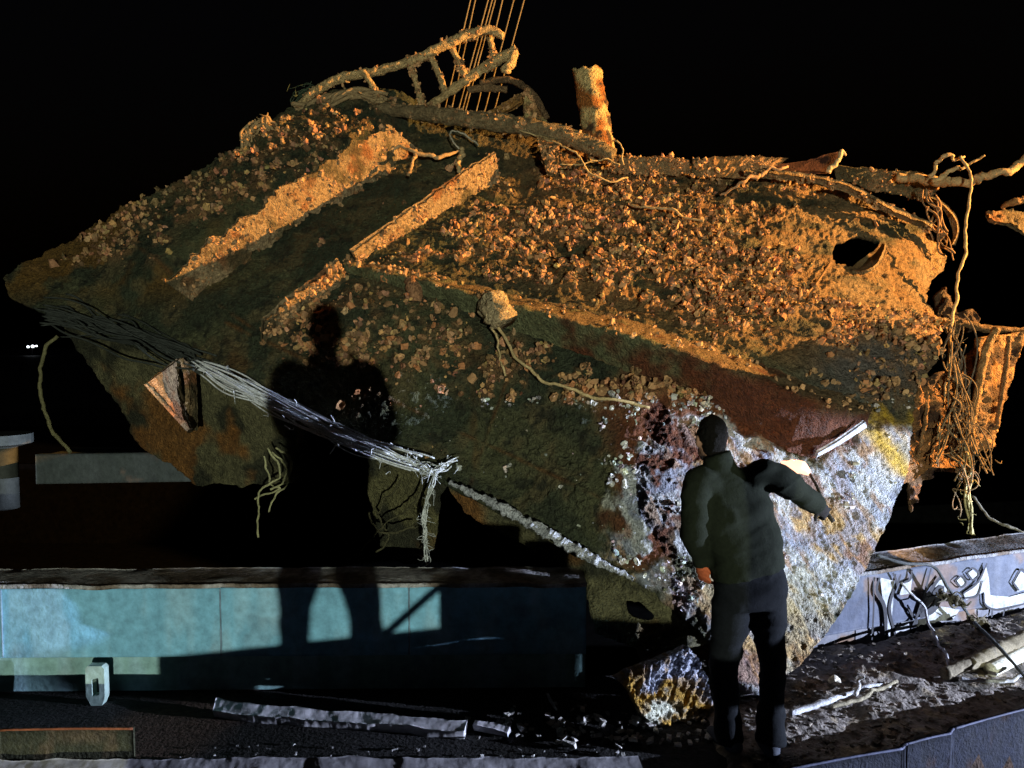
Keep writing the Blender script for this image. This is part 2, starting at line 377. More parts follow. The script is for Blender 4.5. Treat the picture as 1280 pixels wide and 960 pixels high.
def hull_colour(x, y, p):
    n1 = fbm(p, 1.6, 5, 41); n2 = fbm(p, 5, 5, 42); n3 = fbm(p, 14, 4, 43)
    c = mixc(np.tile(OLIVE, (len(x), 1)), ALGAE, sstep(.42, .58, n1))
    c = mixc(c, (0.12, 0.095, 0.045), sstep(.50, .64, n2) * .7); c = mixc(c, (0.02, 0.022, 0.014), sstep(.60, .70, fbm(p, 11, 3, 40)) * .8)
    up = sstep(10, 60, ridge_y(x) - y) * sstep(560, 760, x)
    mudm = up * np.clip(sstep(.36, .56, n2 * .6 + n1 * .4 + (x - 700) / 3000), 0, 1)
    c = mixc(c, MUD * np.array((.85, .68, .5)), mudm * .8)
    stk = sstep(.52, .62, fbm(p * np.array([.35, 1, 1.8]), 4.2, 4, 49)) * np.clip(up * 1.0 + sstep(900, 1000, x) * .5, 0, 1) * sstep(60, 120, ridge_y(x) - y + 60)
    c = mixc(c, ALGAE * .8, stk * .9)
    right = sstep(930, 1060, x + (n1 - .5) * 160) * sstep(470, 400, y + (n2 - .5) * 60)
    c = mixc(c, TAN, right * .8 * sstep(.62, .45, fbm(p, 4, 4, 50)))
    lefto = sstep(330, 200, x) * sstep(.50, .64, fbm(p, 2.3, 5, 44)) * sstep(400, 340, y)
    c = mixc(c, (0.17, 0.085, 0.015), lefto * .8)
    gry = np.exp(-((x - 1090) / 70) ** 2 - ((y - 460) / 45) ** 2)
    c = mixc(c, (0.11, 0.11, 0.11), np.clip(gry * 1.3, 0, 1) * .8)
    rd = np.exp(-((x - 818) / 58) ** 2 - ((y - 610) / 110) ** 2) + np.exp(-((x - 960) / 130) ** 2 - ((y - 530) / 40) ** 2) * 1.2 + .55 * np.exp(-((x - 800) / 60) ** 2 - ((y - 490) / 25) ** 2)
    c = mixc(c, RUST, np.clip(sstep(.25, .7, rd + (n2 - .5) * 1.1), 0, 1))
    b1 = sstep(.56, .66, fbm(p * np.array([1, 1, .35]), 3.3, 4, 45)) * sstep(760, 560, x) * sstep(380, 480, y)
    c = mixc(c, (0.12, 0.055, 0.015), b1 * .6)
    c = mixc(c, (0.13, 0.06, 0.02), seams(x, y) * sstep(.35, .6, n2) * .8)
    c = mixc(c, (0.24, 0.12, 0.05), CL['m'] * .75 * sstep(.35, .6, n3))
    w = hull_white(x, y, p)
    och = sstep(.5, .60, fbm(np.stack([p[:, 0] * .7 + p[:, 2] * .7, p[:, 1], p[:, 2] * .3 - p[:, 0] * .3], -1), 3.4, 5, 46))
    och = np.maximum(och * .8, 1.0 * np.exp(-((x - 1108 - (y - 560) * .75) / 18) ** 2) * sstep(500, 530, y) * sstep(610, 585, y))
    och = np.maximum(och, sstep(534, 526, y) * sstep(1075, 1090, x))
    wc = mixc(np.tile(WHITE, (len(x), 1)), OCHRE, och)
    wc = mixc(wc, (0.22, 0.24, 0.32), sstep(.48, .62, fbm(p, 13, 3, 47)) * .7)
    wc = mixc(wc, (0.24, 0.10, 0.04), sstep(.56, .66, fbm(p, 4.2, 5, 48)) * .75)
    qs = np.stack([p[:, 0] * 1.6 + p[:, 2] * .9, p[:, 1], p[:, 2] * .45 - p[:, 0] * .35], -1)
    wc = mixc(wc, (0.30, 0.15, 0.04), sstep(.56, .64, fbm(qs, 11, 4, 53)) * .7); wc = mixc(wc, (0.30, 0.33, 0.42), sstep(.54, .64, fbm(qs, 6, 4, 54)) * .6)
    yel = np.maximum(sstep(536, 528, y) * sstep(1075, 1090, x) * .9, np.exp(-((x - 1108 - (y - 560) * .75) / 15) ** 2) * sstep(520, 540, y) * sstep(606, 590, y) * .85)
    wc = mixc(wc, (0.34, 0.33, 0.22), sstep(.52, .64, fbm(p, 3.1, 4, 55)) * .55); wc = mixc(wc, (0.58, 0.36, 0.03), yel)
    c = mixc(c, wc, w)
    return c * (0.75 + 0.5 * n3)[:, None]
dens_regions = [([(480, 330), (560, 290), (640, 225), (700, 196), (870, 206), (1000, 232), (990, 330), (1010, 400), (960, 420), (860, 405), (800, 380), (640, 350), (560, 345)], 1.0),
                ([(40, 330), (130, 285), (300, 195), (380, 130), (500, 150), (440, 195), (290, 285), (200, 340), (120, 330)], .75),
                ([(390, 380), (440, 385), (490, 450), (450, 460), (380, 440), (330, 410)], .9),
                ([(430, 345), (640, 410), (640, 470), (500, 465), (430, 400)], .42),
                ([(600, 410), (760, 455), (860, 490), (800, 520), (700, 500), (600, 500)], .75),
                ([(1000, 375), (1080, 385), (1172, 400), (1172, 440), (1150, 470), (1080, 430), (1010, 410)], .95),
                ([(1010, 410), (1080, 430), (1150, 470), (1140, 510), (1060, 500), (1000, 460)], .6),
                ([(840, 480), (900, 500), (900, 520), (830, 510)], .9),
                ([(480, 460), (760, 540), (760, 660), (640, 640), (480, 560)], .014),
                ([(760, 560), (870, 520), (870, 760), (760, 700)], .22)]
CL = {}
def cluster(x, y, p):
    if CL.get('n') != len(x):
        dens = np.zeros(len(x))
        for poly, wgt in dens_regions:
            d = poly_dist(x, y, np.array(poly, float)); dens = np.maximum(dens, wgt * sstep(-14, 10, d))
        dens = np.maximum(dens, .03 * sstep(180, 260, x))
        ps = p * np.array([.55, 1.1, 1.3]); k = fbm(ps, 3.4, 4, 201) * .62 + fbm(p, 12, 3, 202) * .38
        CL.update(n=len(x), m=dens * sstep(.47, .555, k + dens * .06), dens=dens)
    return CL['m']
def seams(x, y):
    m = 0
    for (x0, y0), (x1, y1) in (((270, 398), (790, 640)), ((655, 415), (585, 612)), ((470, 470), (440, 545)), ((640, 232), (1010, 300)), ((900, 245), (880, 430)), ((150, 300), (330, 420))):
        d = np.array([x1 - x0, y1 - y0], float); L = np.hypot(*d); d /= L
        t = (x - x0) * d[0] + (y - y0) * d[1]; q = np.abs((x - x0) * -d[1] + (y - y0) * d[0])
        m = np.maximum(m, np.exp(-(q / 2.6) ** 2) * sstep(0, 20, t) * sstep(L, L - 20, t))
    return m
def hull_disp(x, y, p):
    cm = cluster(x, y, p); sm = seams(x, y)
    n = (fbm(p, 2.0, 5, 61) - .5) * 0.10 + (fbm(p, 9, 4, 62) - .5) * 0.05
    hf = (fbm(p, 30, 3, 63, .7) - .5) * 0.05
    w = hull_white(x, y, p); n = n * (1 - .6 * w) + hf * (1 - .72 * w)
    q = np.stack([p[:, 0] * 1.0 + p[:, 2] * .45, p[:, 1], p[:, 2] * .5 - p[:, 0] * .2], -1)
    wd = np.clip(1 - np.abs(fbm(q, 24, 2, 64) - .5) * 5.5, 0, 1) * .007 + np.clip(1 - np.abs(fbm(q, 50, 2, 65) - .5) * 6, 0, 1) * .006 + (fbm(p, 11, 3, 68) - .5) * .02
    f2, c2 = worley(p, 21, 66)
    kn = np.clip(0.55 - f2, 0, 1) * 0.06 * c2 * sstep(.40, .55, fbm(p, 3, 4, 67))
    sd = (x - 237) * -.547 + (y - 372) * -.838; al = (x - 237) * .838 - (y - 372) * .547
    n = n + .15 * sstep(30, 44, sd) * (1 - .85 * sstep(60, 150, sd)) * sstep(-150, 0, al) * sstep(420, 340, al)
    return n + w * (wd + 0.012) + (1 - w) * kn + cm * (1 - w) * (.008 + .05 * fbm(p, 20, 3, 69)) + sm * .014
wreck = empty('ship_wreck', G(900, 925)); wreck['category'] = 'shipwreck'
tag(wreck, 'huge rusted hull section crusted with barnacles lying tilted over the barge', 'shipwreck')
hole = [(1040, 315), (1046, 300), (1062, 296), (1078, 293), (1104, 300), (1096, 312), (1078, 322), (1062, 330), (1046, 328)]
hull, HG = sheet('hull_plate', hull_poly, D, 'crust', wreck, step=1.5, thick=0.05, disp=hull_disp, colour=hull_colour, holes=[hole], amp=5, seed=3)

def barn_disp(sc=30, a=0.048, seed=71):
    def f(V):
        w, c = worley(V, sc, seed)
        return np.clip(.6 - w, 0, 1) * a * (.3 + c) + (fbm(V, 8, 4, seed) - .5) * 0.03
    return f
def web_col(seed, base=(0.38, 0.27, 0.15), spots=(0.27, 0.10, 0.035)):
    def f(V):
        n = fbm(V, 5, 4, seed); k = fbm(V, 20, 3, seed + 1)
        c = mixc(np.tile(base, (len(V), 1)), spots, sstep(.52, .64, n) * .8)
        c = mixc(c, (0.10, 0.06, 0.03), sstep(.58, .68, k) * .7); c = mixc(c, (0.08, 0.07, 0.035), sstep(.56, .66, fbm(V, 3.5, 4, seed + 7)) * .8)
        return c * (0.6 + .8 * k)[:, None]
    return f
def web(name, base, top, out, nu, nv, seed, **kw):
    b = [(x, y, float(D(x, y)) - 0.02) for x, y in base]
    t = [(u, v, float(D(x, y)) - out) for (u, v), (x, y) in zip(top, base)]
    return loft(name, [b, t], 'crust', wreck, nu, nv, 0.03, barn_disp(seed=seed), web_col(seed), seed=seed, **kw)
web('stringer', [(240, 376), (318, 318), (373, 282), (418, 254), (473, 222), (524, 188)], [(200, 348), (290, 285), (343, 246), (392, 217), (446, 178), (490, 160)], 0.23, 180, 24, 75, rag=0.22)
web('stringer', [(447, 327), (505, 295), (560, 262), (624, 226)], [(440, 314), (495, 275), (556, 232), (620, 190)], 0.2, 150, 18, 81, rag=0.07)
web('stringer', [(328, 428), (365, 400), (400, 372), (432, 350)], [(329, 402), (360, 376), (394, 348), (424, 326)], 0.2, 110, 14, 85, rag=0.09)
# rubbing strake: under face, sharp edge, top face running back into the plate
def strake():
    lo = [(430, 340), (520, 366), (640, 412), (740, 448), (800, 470), (900, 515), (960, 548), (1020, 572), (1084, 530)]
    ed = [(430, 330), (520, 349), (640, 382), (740, 408), (800, 422), (900, 456), (960, 478), (1020, 500), (1088, 518)]
    up = [(430, 324), (520, 338), (640, 367), (740, 390), (800, 403), (900, 436), (960, 458), (1020, 482), (1092, 508)]
    o = [.02, .06, .12, .16, .19, .23, .26, .26, .14]
    A = [(x, y, float(D(x, y)) - .01) for x, y in lo]
    B = [(x, y, float(D(*l)) - k) for (x, y), l, k in zip(ed, lo, o)]
    C = [(x, y, float(D(x, y)) - .0) for x, y in up]
    def col(V):
        n = fbm(V, 5, 5, 91)
        i = np.tile(np.linspace(0, 2, 20), 260); xs = np.repeat(np.linspace(0, 1, 260), 20)
        c = mixc(np.tile(OLIVE * 1.6, (len(V), 1)), RUST * .8, sstep(.42, .62, xs + (n - .5) * .8))
        c = mixc(c, MUD * .6, sstep(.85, 1.15, i + (n - .5) * .6) * sstep(.35, .6, fbm(V, 8, 4, 97) + .08))
        return c * (.6 + .8 * fbm(V, 16, 3, 92))[:, None]
    return loft('strake', [A, B, C], 'crust', wreck, 260, 20, 0.02, lambda V: (fbm(V, 10, 4, 93) - .5) * .07 + (fbm(V, 34, 3, 94) - .5) * .035, col)
strake()

# lower plates that fold under the edge
def under(name, poly, d0, slope, seed, col0=(0.12, 0.11, 0.055), col1=(0.20, 0.085, 0.02), **kw):
    cy = np.mean([q[1] for q in poly]); f = lambda x, y: d0(x, y) + (y - cy) / 100 * slope
    def col(x, y, p):
        c = mixc(np.tile(col0, (len(x), 1)), (0.035, 0.035, 0.02), sstep(.45, .6, fbm(p, 4, 5, seed)))
        c = mixc(c, col1, sstep(.55, .66, fbm(p, 2.2, 4, seed + 3)) * .9)
        return c * (.6 + .8 * fbm(p, 16, 3, seed + 5))[:, None]
    return sheet(name, poly, f, 'crust', wreck, 2.0, 0.04, lambda x, y, p: (fbm(p, 5, 5, seed) - .5) * .12 + (fbm(p, 22, 3, seed + 1) - .5) * .03, col, amp=6, seed=seed, **kw)
edge_d = lambda x, y: np.interp(x, [0, 60, 250, 380, 560, 700, 800, 900], [6.85, 6.6, 5.95, 5.5, 5.05, 4.74, 4.58, 4.45])
under('bottom_plate', [(68, 392), (250, 456), (330, 490), (385, 515), (374, 540), (372, 604), (300, 607), (240, 604), (214, 580), (176, 560), (150, 520), (110, 455)], lambda x, y: edge_d(x, y) + .12, 0.15, 101)
under('bottom_plate', [(462, 556), (520, 580), (562, 600), (548, 622), (540, 700), (520, 706), (492, 695), (468, 660), (460, 610)], lambda x, y: edge_d(x, y) + .1, 0.1, 107, col0=(0.12, 0.11, 0.05))
under('bottom_plate', [(556, 600), (640, 646), (700, 684), (690, 706), (640, 672), (580, 640)], lambda x, y: edge_d(x, y) + .08, 0.1, 111)
under('bottom_plate', [(690, 684), (800, 726), (872, 786), (884, 806), (812, 816), (745, 792), (733, 752), (706, 716)], lambda x, y: edge_d(x, y) - .12, -0.12, 115, holes=[[(771, 744), (800, 752), (818, 772), (810, 778), (790, 768)]])
# torn lower plate at the worker's feet, hinge lips, torn flap at the hole
frag_poly = [(768, 846), (800, 832), (858, 808), (872, 822), (886, 850), (893, 890), (880, 912), (846, 922), (822, 912), (800, 890), (786, 866)]
def frag_col(x, y, p):
    t = (y - 808) / 110 + (fbm(p, 9, 4, 121) - .5) * .9
    c = mixc(np.tile((0.40, 0.42, 0.52), (len(x), 1)), OCHRE, sstep(.34, .5, t) * sstep(.85, .62, t))
    c = mixc(c, (0.62, 0.62, 0.5), sstep(.6, .8, t)); c = mixc(c, OCHRE * .8, sstep(.54, .62, fbm(p, 14, 3, 122)) * .7)
    return c * (.5 + 1.0 * fbm(p, 24, 3, 123))[:, None]
def frag_disp(x, y, p):
    q = np.stack([p[:, 0] * 1.0 - p[:, 2] * .4, p[:, 1], p[:, 2] * .5], -1)
    return np.clip(1 - np.abs(fbm(q, 26, 2, 124) - .5) * 5, 0, 1) * .03 + np.clip(1 - np.abs(fbm(q, 55, 2, 126) - .5) * 6, 0, 1) * .014 + (fbm(p, 6, 4, 125) - .5) * .05
sheet('torn_plate', frag_poly, lambda x, y: 4.02 + (900 - y) * .0006 + (x - 830) * .0014, 'crust', wreck, 1.5, .04, frag_disp, frag_col, amp=4, seed=12)
Dh = float(D(1075, 315))
loft('torn_flap', [[(1060, 334, Dh - .06), (1076, 330, Dh - .05), (1092, 318, Dh), (1103, 304, Dh + .02)], [(1064, 338, Dh - .2), (1082, 338, Dh - .3), (1099, 325, Dh - .26), (1106, 306, Dh - .1)]], 'crust', wreck, 50, 12, .025, lambda V: (fbm(V, 12, 4, 3) - .5) * .03, web_col(130, MUD, TAN))
# lip under the edge at the right-hand end (the bright bent bar)
loft('bent_bar', [[(1021, 572, 4.72), (1050, 556, 4.74), (1084, 534, 4.86)], [(1023, 566, 4.68), (1050, 550, 4.7), (1082, 527, 4.82)]], 'rust', wreck, 40, 6, .02, None, (0.45, 0.46, 0.50))

# brackets that stick out of the plate
loft('bracket', [[(185, 478, 4.92), (205, 500, 5.02), (238, 536, 5.25)], [(226, 448, 5.72), (226, 480, 5.7), (240, 540, 5.66)]], 'crust', wreck, 40, 24, .03, barn_disp(30, .02, 133), web_col(134))
loft('bracket', [[(229, 447, 5.60), (236, 480, 5.58), (235, 538, 5.56)], [(244, 462, 5.74), (245, 486, 5.74), (247, 538, 5.70)]], 'crust', wreck, 40, 12, .03, barn_disp(30, .02, 136), web_col(137, MUD))
_q = float(D(517, 364))
tube('peg', [P(514, 350, _q - .02), P(518, 364, _q - .08), (P(521, 378, _q - .12))], [.055, .06, .04], 'crust', wreck, (0.40, 0.2, 0.1), seg=10, n=16, rough=.3)
_q = float(D(618, 388))
o = tube('stub', [P(608, 374, _q + .0), P(622, 389, _q - .26), P(630, 403, _q - .32)], [.06, .115, .09], 'crust', wreck, (0.5, 0.38, 0.22), seg=22, n=26, rough=.5, rsc=22)

# ---- upper works: deck edge beam, pipe, railing, brackets, bulwark strips
tube('deck_beam', [P(470, 134, 7.75), P(560, 146, 7.5), P(640, 156, 7.3), (P(700, 168, 7.15)), P(768, 194, 7.05)], [.06, .08, .085, .09, .07], 'crust', wreck, (0.26, 0.19, 0.10), seg=14, n=90, rough=.35, rsc=14)
def pipe():
    a, b = np.array(P(734, 90, 7.25)), np.array(P(752, 196, 7.15)); n = 40; seg = 32
    ax = (b - a); L = np.linalg.norm(ax); ax /= L; u = np.cross(ax, [0, 1, 0]); u /= np.linalg.norm(u); v = np.cross(ax, u)
    th = np.linspace(0, 2 * math.pi, seg, endpoint=False); t = np.linspace(0, 1, n)
    rim = (fbm(np.stack([np.cos(th) * 2, np.sin(th) * 2, 0 * th], -1), 1.5, 3, 8) - .5) * .16
    def wall(r):
        s = t[:, None] * L + (1 - t[:, None]) * rim[None]
        return a + s[..., None] * ax + r * (np.cos(th)[None, :, None] * u + np.sin(th)[None, :, None] * v)
    Vo = wall(.136); Vo += ((fbm(Vo, 14, 4, 9) - .5) * .05)[..., None] * (Vo - (a + t[:, None, None] * L * ax)) / .136
    Vi = wall(.112); m = n * seg
    F = grid_faces(n, seg, 0, True).tolist() + grid_faces(n, seg, m, True, True).tolist()
    F += [[i, (i + 1) % seg, m + (i + 1) % seg, m + i] for i in range(seg)]
    V = np.concatenate([Vo.reshape(-1, 3), Vi.reshape(-1, 3)])
    c = mixc(np.tile((0.62, 0.46, 0.2), (len(V), 1)), (0.36, 0.13, 0.03), sstep(.44, .54, fbm(V, 7, 4, 10))); c = mixc(c, (.08, .05, .03), sstep(.56, .64, fbm(V, 12, 3, 13)))
    o = mesh('pipe_stump', V, F, 'crust', wreck, c)
pipe()
rl = empty('railing', P(520, 130, 7.8)); put(rl, wreck)
RC = (0.62, 0.43, 0.2)
tube('rail', [P(372, 134, 7.9), P(392, 116, 7.9), P(425, 98, 7.85), P(472, 89, 7.8), (P(520, 74, 7.75)), P(560, 55, 7.7), P(605, 38, 7.65), P(630, 45, 7.62)], [.035, .05, .05, .045, .045, .05, .05, .035], 'crust', rl, RC, seg=12, n=120, rough=.45, rsc=24)
tube('lower_rail', [P(534, 134, 7.7), P(562, 115, 7.62), P(600, 88, 7.55), P(646, 62, 7.5)], [.03, .045, .05, .055], 'crust', rl, RC, seg=10, n=70, rough=.4, rsc=24)
for a, b in (((455, 90), (478, 130)), ((512, 79), (528, 134)), ((537, 68), (556, 114)), ((562, 56), (581, 94)), ((611, 44), (616, 70))):
    tube('rung', [P(*a, 7.78), P((a[0] + b[0]) / 2 + 1, (a[1] + b[1]) / 2, 7.74), P(*b, 7.7)], [.034, .03, .036], 'crust', rl, RC, seg=9, n=36, rough=.5, rsc=26)
tube('hook', [P(643, 64, 7.5), P(640, 76, 7.48), P(633, 88, 7.48), P(628, 84, 7.48)], [.05, .045, .05, .03], 'crust', rl, RC, seg=9, n=30, rough=.5, rsc=24)
loft('gusset', [[(608, 141, 7.4), (630, 128, 7.35), (655, 114, 7.3)], [(622, 143, 7.36), (640, 136, 7.3), (652, 127, 7.27)]], 'crust', wreck, 40, 10, .03, barn_disp(30, .02, 141), web_col(142, (0.36, 0.18, 0.05)))
loft('gusset', [[(655, 113, 7.3), (655, 130, 7.28), (656, 152, 7.22)], [(664, 114, 7.32), (673, 132, 7.3), (685, 154, 7.22)]], 'crust', wreck, 40, 14, .05, barn_disp(30, .02, 143), web_col(144, (0.5, 0.38, 0.16)))
loft('gusset', [[(670, 168, 7.12), (676, 190, 7.02), (684, 214, 6.92)], [(697, 174, 7.08), (698, 194, 6.98), (694, 216, 6.9)]], 'crust', wreck, 40, 14, .05, barn_disp(30, .02, 145), web_col(146, (0.5, 0.36, 0.16)))
tube('brace', [P(600, 104, 7.5), P(636, 100, 7.45), P(664, 116, 7.34), P(684, 148, 7.25)], [.03, .035, .035, .03], 'crust', wreck, (0.2, 0.12, 0.06), seg=8, n=40, rough=.4)
tube('brace', [P(585, 112, 7.55), P(612, 110, 7.5), P(634, 112, 7.48)], [.03, .04, .03], 'crust', wreck, (0.26, 0.16, 0.08), seg=8, n=30, rough=.5)
loft('bulwark_strip', [[(762, 214, 7.16), (812, 218, 7.14), (862, 218, 7.12)], [(764, 196, 7.1), (812, 196, 7.08), (862, 201, 7.06)]], 'crust', wreck, 90, 10, .03, barn_disp(26, .05, 151), web_col(152, MUD, SHELLC), rag=.08)
loft('bulwark_strip', [[(864, 221, 7.1), (910, 222, 7.08), (950, 224, 7.06)], [(866, 198, 7.06), (916, 196, 7.04), (986, 197, 7.02)]], 'crust', wreck, 90, 10, .03, barn_disp(26, .05, 153), web_col(154, (0.36, 0.2, 0.08), SHELLC), rag=.05)
loft('torn_deck_plate', [[(940, 214, 7.0), (990, 214, 6.95), (1040, 214, 6.95)], [(978, 204, 7.1), (1010, 198, 7.1), (1054, 188, 7.1)]], 'rust', wreck, 40, 8, .03, lambda V: (fbm(V, 6, 4, 5) - .5) * .06, (0.05, 0.018, 0.012), rag=.06)
loft('lip', [[(930, 220, 6.95), (990, 226, 6.9), (1050, 238, 6.82), (1100, 262, 6.75), (1162, 290, 6.7)], [(930, 215, 6.9), (990, 219, 6.84), (1052, 230, 6.76), (1102, 255, 6.68), (1164, 284, 6.62)]], 'crust', wreck, 120, 6, .04, lambda V: (fbm(V, 9, 4, 6) - .5) * .05, web_col(156, MUD, TAN), rag=.04)
loft('upper_band', [[(1045, 224, 7.15), (1095, 238, 7.1), (1140, 248, 7.05), (1160, 252, 7.0)], [(1042, 207, 7.1), (1095, 211, 7.05), (1150, 217, 7.0), (1180, 228, 6.95)]], 'crust', wreck, 90, 12, .04, barn_disp(22, .05, 157), web_col(158, (0.2, 0.14, 0.07), MUD), rag=.07)
loft('curled_strip', [[(1162, 246, 6.85), (1182, 266, 6.8), (1190, 292, 6.8), (1188, 304, 6.8)], [(1172, 250, 6.8), (1190, 268, 6.74), (1196, 286, 6.74), (1190, 306, 6.76)]], 'crust', wreck, 40, 6, .03, lambda V: (fbm(V, 9, 4, 6) - .5) * .04, web_col(160, MUD, TAN))

# ---- barnacles: the 300 largest singly, the rest as one mass
def cup(n=7, seed=0, flare=.8, h=1.1):
    r = np.random.default_rng(seed); th = np.linspace(0, 2 * math.pi, n, endpoint=False)
    ring = lambda rad, z, j: np.stack([np.cos(th) * rad * (1 + r.uniform(-j, j, n) * 1.5), np.sin(th) * rad * (1 + r.uniform(-j, j, n) * 1.5), np.full(n, z) + r.uniform(-j, j, n) * 1.1], -1)
    V = np.concatenate([ring(1.0, -.25, .15), ring(flare, h, .28), ring(flare * .7, h * .85, .1), ring(flare * .5, .25, .1), [[0, 0, .15]]])
    F = []
    for k in range(3):
        for i in range(n): F.append((k * n + i, k * n + (i + 1) % n, (k + 1) * n + (i + 1) % n, (k + 1) * n + i))
    for i in range(n): F.append((3 * n + i, 3 * n + (i + 1) % n, 4 * n, 4 * n))
    return V, F
def flake(seed=0, n=9):
    r = np.random.default_rng(seed); th = np.linspace(0, 2 * math.pi, n, endpoint=False)
    e = lambda z, s: np.stack([np.cos(th) * 1.15 * s * (1 + r.uniform(-.2, .2, n)), np.sin(th) * .85 * s * (1 + r.uniform(-.2, .2, n)), z + .35 * np.cos(th) ** 2 + r.uniform(-.08, .08, n)], -1)
    V = np.concatenate([e(.0, .8), e(.25, 1.1), e(.38, .95), [[0, 0, .2]], [[0, 0, -.1]]])
    V = V @ np.array(Matrix.Rotation(R(50), 3, 'Y')).T
    F = []
    for k in range(2):
        for i in range(n): F.append((k * n + i, k * n + (i + 1) % n, (k + 1) * n + (i + 1) % n, (k + 1) * n + i))
    for i in range(n):
        F.append((2 * n + i, 2 * n + (i + 1) % n, 3 * n, 3 * n)); F.append(((i + 1) % n, i, 3 * n + 1, 3 * n + 1))
    return V, F
TEMPL = [cup(7, 1), cup(6, 2, .95, 1.3), cup(8, 3, .5, .9), flake(4), cup(8, 12, .7, 1.2), cup(7, 6, 1.15, 1.0), flake(8, 10), cup(7, 13, .55, .7), cup(6, 9, .6, 1.6), cup(8, 14, .85, .9)]
def place_shells(): return np.where(rng.random(len(HG['x'])) < CL['m'] * .13)[0]
pick = place_shells()
cen = np.where(rng.random(len(HG['x'])) < CL['m'] * .010)[0]; nsat = 7
base_n = len(pick); pick = np.concatenate([pick, np.repeat(cen, nsat)]); N = len(pick)
pos = HG['p'][pick].copy(); nor = HG['n'][pick]; sx, sy = HG['x'][pick], HG['y'][pick]
jit = rng.normal(0, .022, (N, 3)); jit -= nor * (jit * nor).sum(1)[:, None]; jit[:base_n] = 0
rr = np.linalg.norm(jit, axis=1); pos = pos + jit + nor * np.where(np.arange(N) >= base_n, np.clip(.045 - rr, 0, .045), 0)[:, None]
size = np.where(np.arange(N) >= base_n, .008 + .014 * rng.random(N), 0.004 + 0.026 * rng.random(N) ** 2.8)
pos = pos + nor * (rng.random(N) ** 2 * .02 - .004)[:, None]
pale = ((sy > 500) & (sx > 560)) | ((sx > 760) & (sy > 515))
size = np.where(pale, size * .75, size)
lean = nor + rng.normal(0, .62, (N, 3)); lean /= np.linalg.norm(lean, axis=1)[:, None]
spin = rng.uniform(0, 2 * math.pi, N); tid = rng.integers(0, len(TEMPL), N)
a = np.cross(lean, rng.normal(0, 1, (N, 3))); a /= np.linalg.norm(a, axis=1)[:, None]; b = np.cross(lean, a)
stretch = rng.uniform(.8, 1.5, N)
RM = np.stack([a * rng.uniform(.5, 1.5, (N, 1)), b * rng.uniform(.6, 1.3, (N, 1)), lean * stretch[:, None]], -1) * size[:, None, None]
base_c = np.where(pale[:, None], np.array((0.62, 0.60, 0.56)), SHELLC) * rng.uniform(.25, 1.15, (N, 1)) * (1 + rng.normal(0, .09, (N, 3)))
gap = np.array([0, 0, CAM_Z]); px_size = size / np.linalg.norm(pos - gap, axis=1)
order = np.argsort(-px_size * np.where(pale, 1.1, 1)); single = set(order[:300].tolist())
Vs, Fs, Cs = [], [], []; off = 0
for t, (tv, tf) in enumerate(TEMPL):
    idx = np.array([i for i in np.where(tid == t)[0] if i not in single])
    if len(idx) == 0: continue
    V = np.einsum('nij,vj->nvi', RM[idx], tv) + pos[idx][:, None]
    F = (np.array(tf)[None] + (np.arange(len(idx)) * len(tv))[:, None, None]).reshape(-1, 4) + off
    Vs.append(V.reshape(-1, 3)); Fs.append(F); off += len(idx) * len(tv); Cs.append(np.repeat(base_c[idx], len(tv), 0))
F = np.concatenate(Fs)
Fl = [list(dict.fromkeys(f)) for f in F.tolist()]
cr = mesh('barnacle_crust', np.concatenate(Vs), Fl, 'shell', wreck, np.concatenate(Cs), smooth=False); cr['kind'] = 'stuff'
tint = [SHELLC, SHELLC * .75, SHELLC * np.array((1.1, .85, .75)), np.array((0.62, 0.60, 0.56))]
cache = {}
def shell_mesh(t, q):
    if (t, q) not in cache:
        tv, tf = TEMPL[t]; o = mesh('barnacle', tv, [list(dict.fromkeys(f)) for f in tf], 'shell', None, np.tile(tint[q], (len(tv), 1)), smooth=False)
        cache[(t, q)] = o.data; bpy.data.objects.remove(o)
    return cache[(t, q)]
winv = WM(wreck).inverted()
for i in order[:300]:
    q = 3 if pale[i] else int(rng.integers(0, 3))
    o = bpy.data.objects.new('barnacle', shell_mesh(int(tid[i]), q)); COL.objects.link(o)
    m = Matrix.Identity(4)
    for r_ in range(3):
        for c_ in range(3): m[r_][c_] = RM[i][r_, c_]
        m[r_][3] = pos[i][r_]
    o.parent = wreck; o.matrix_parent_inverse = winv; o.matrix_basis = m

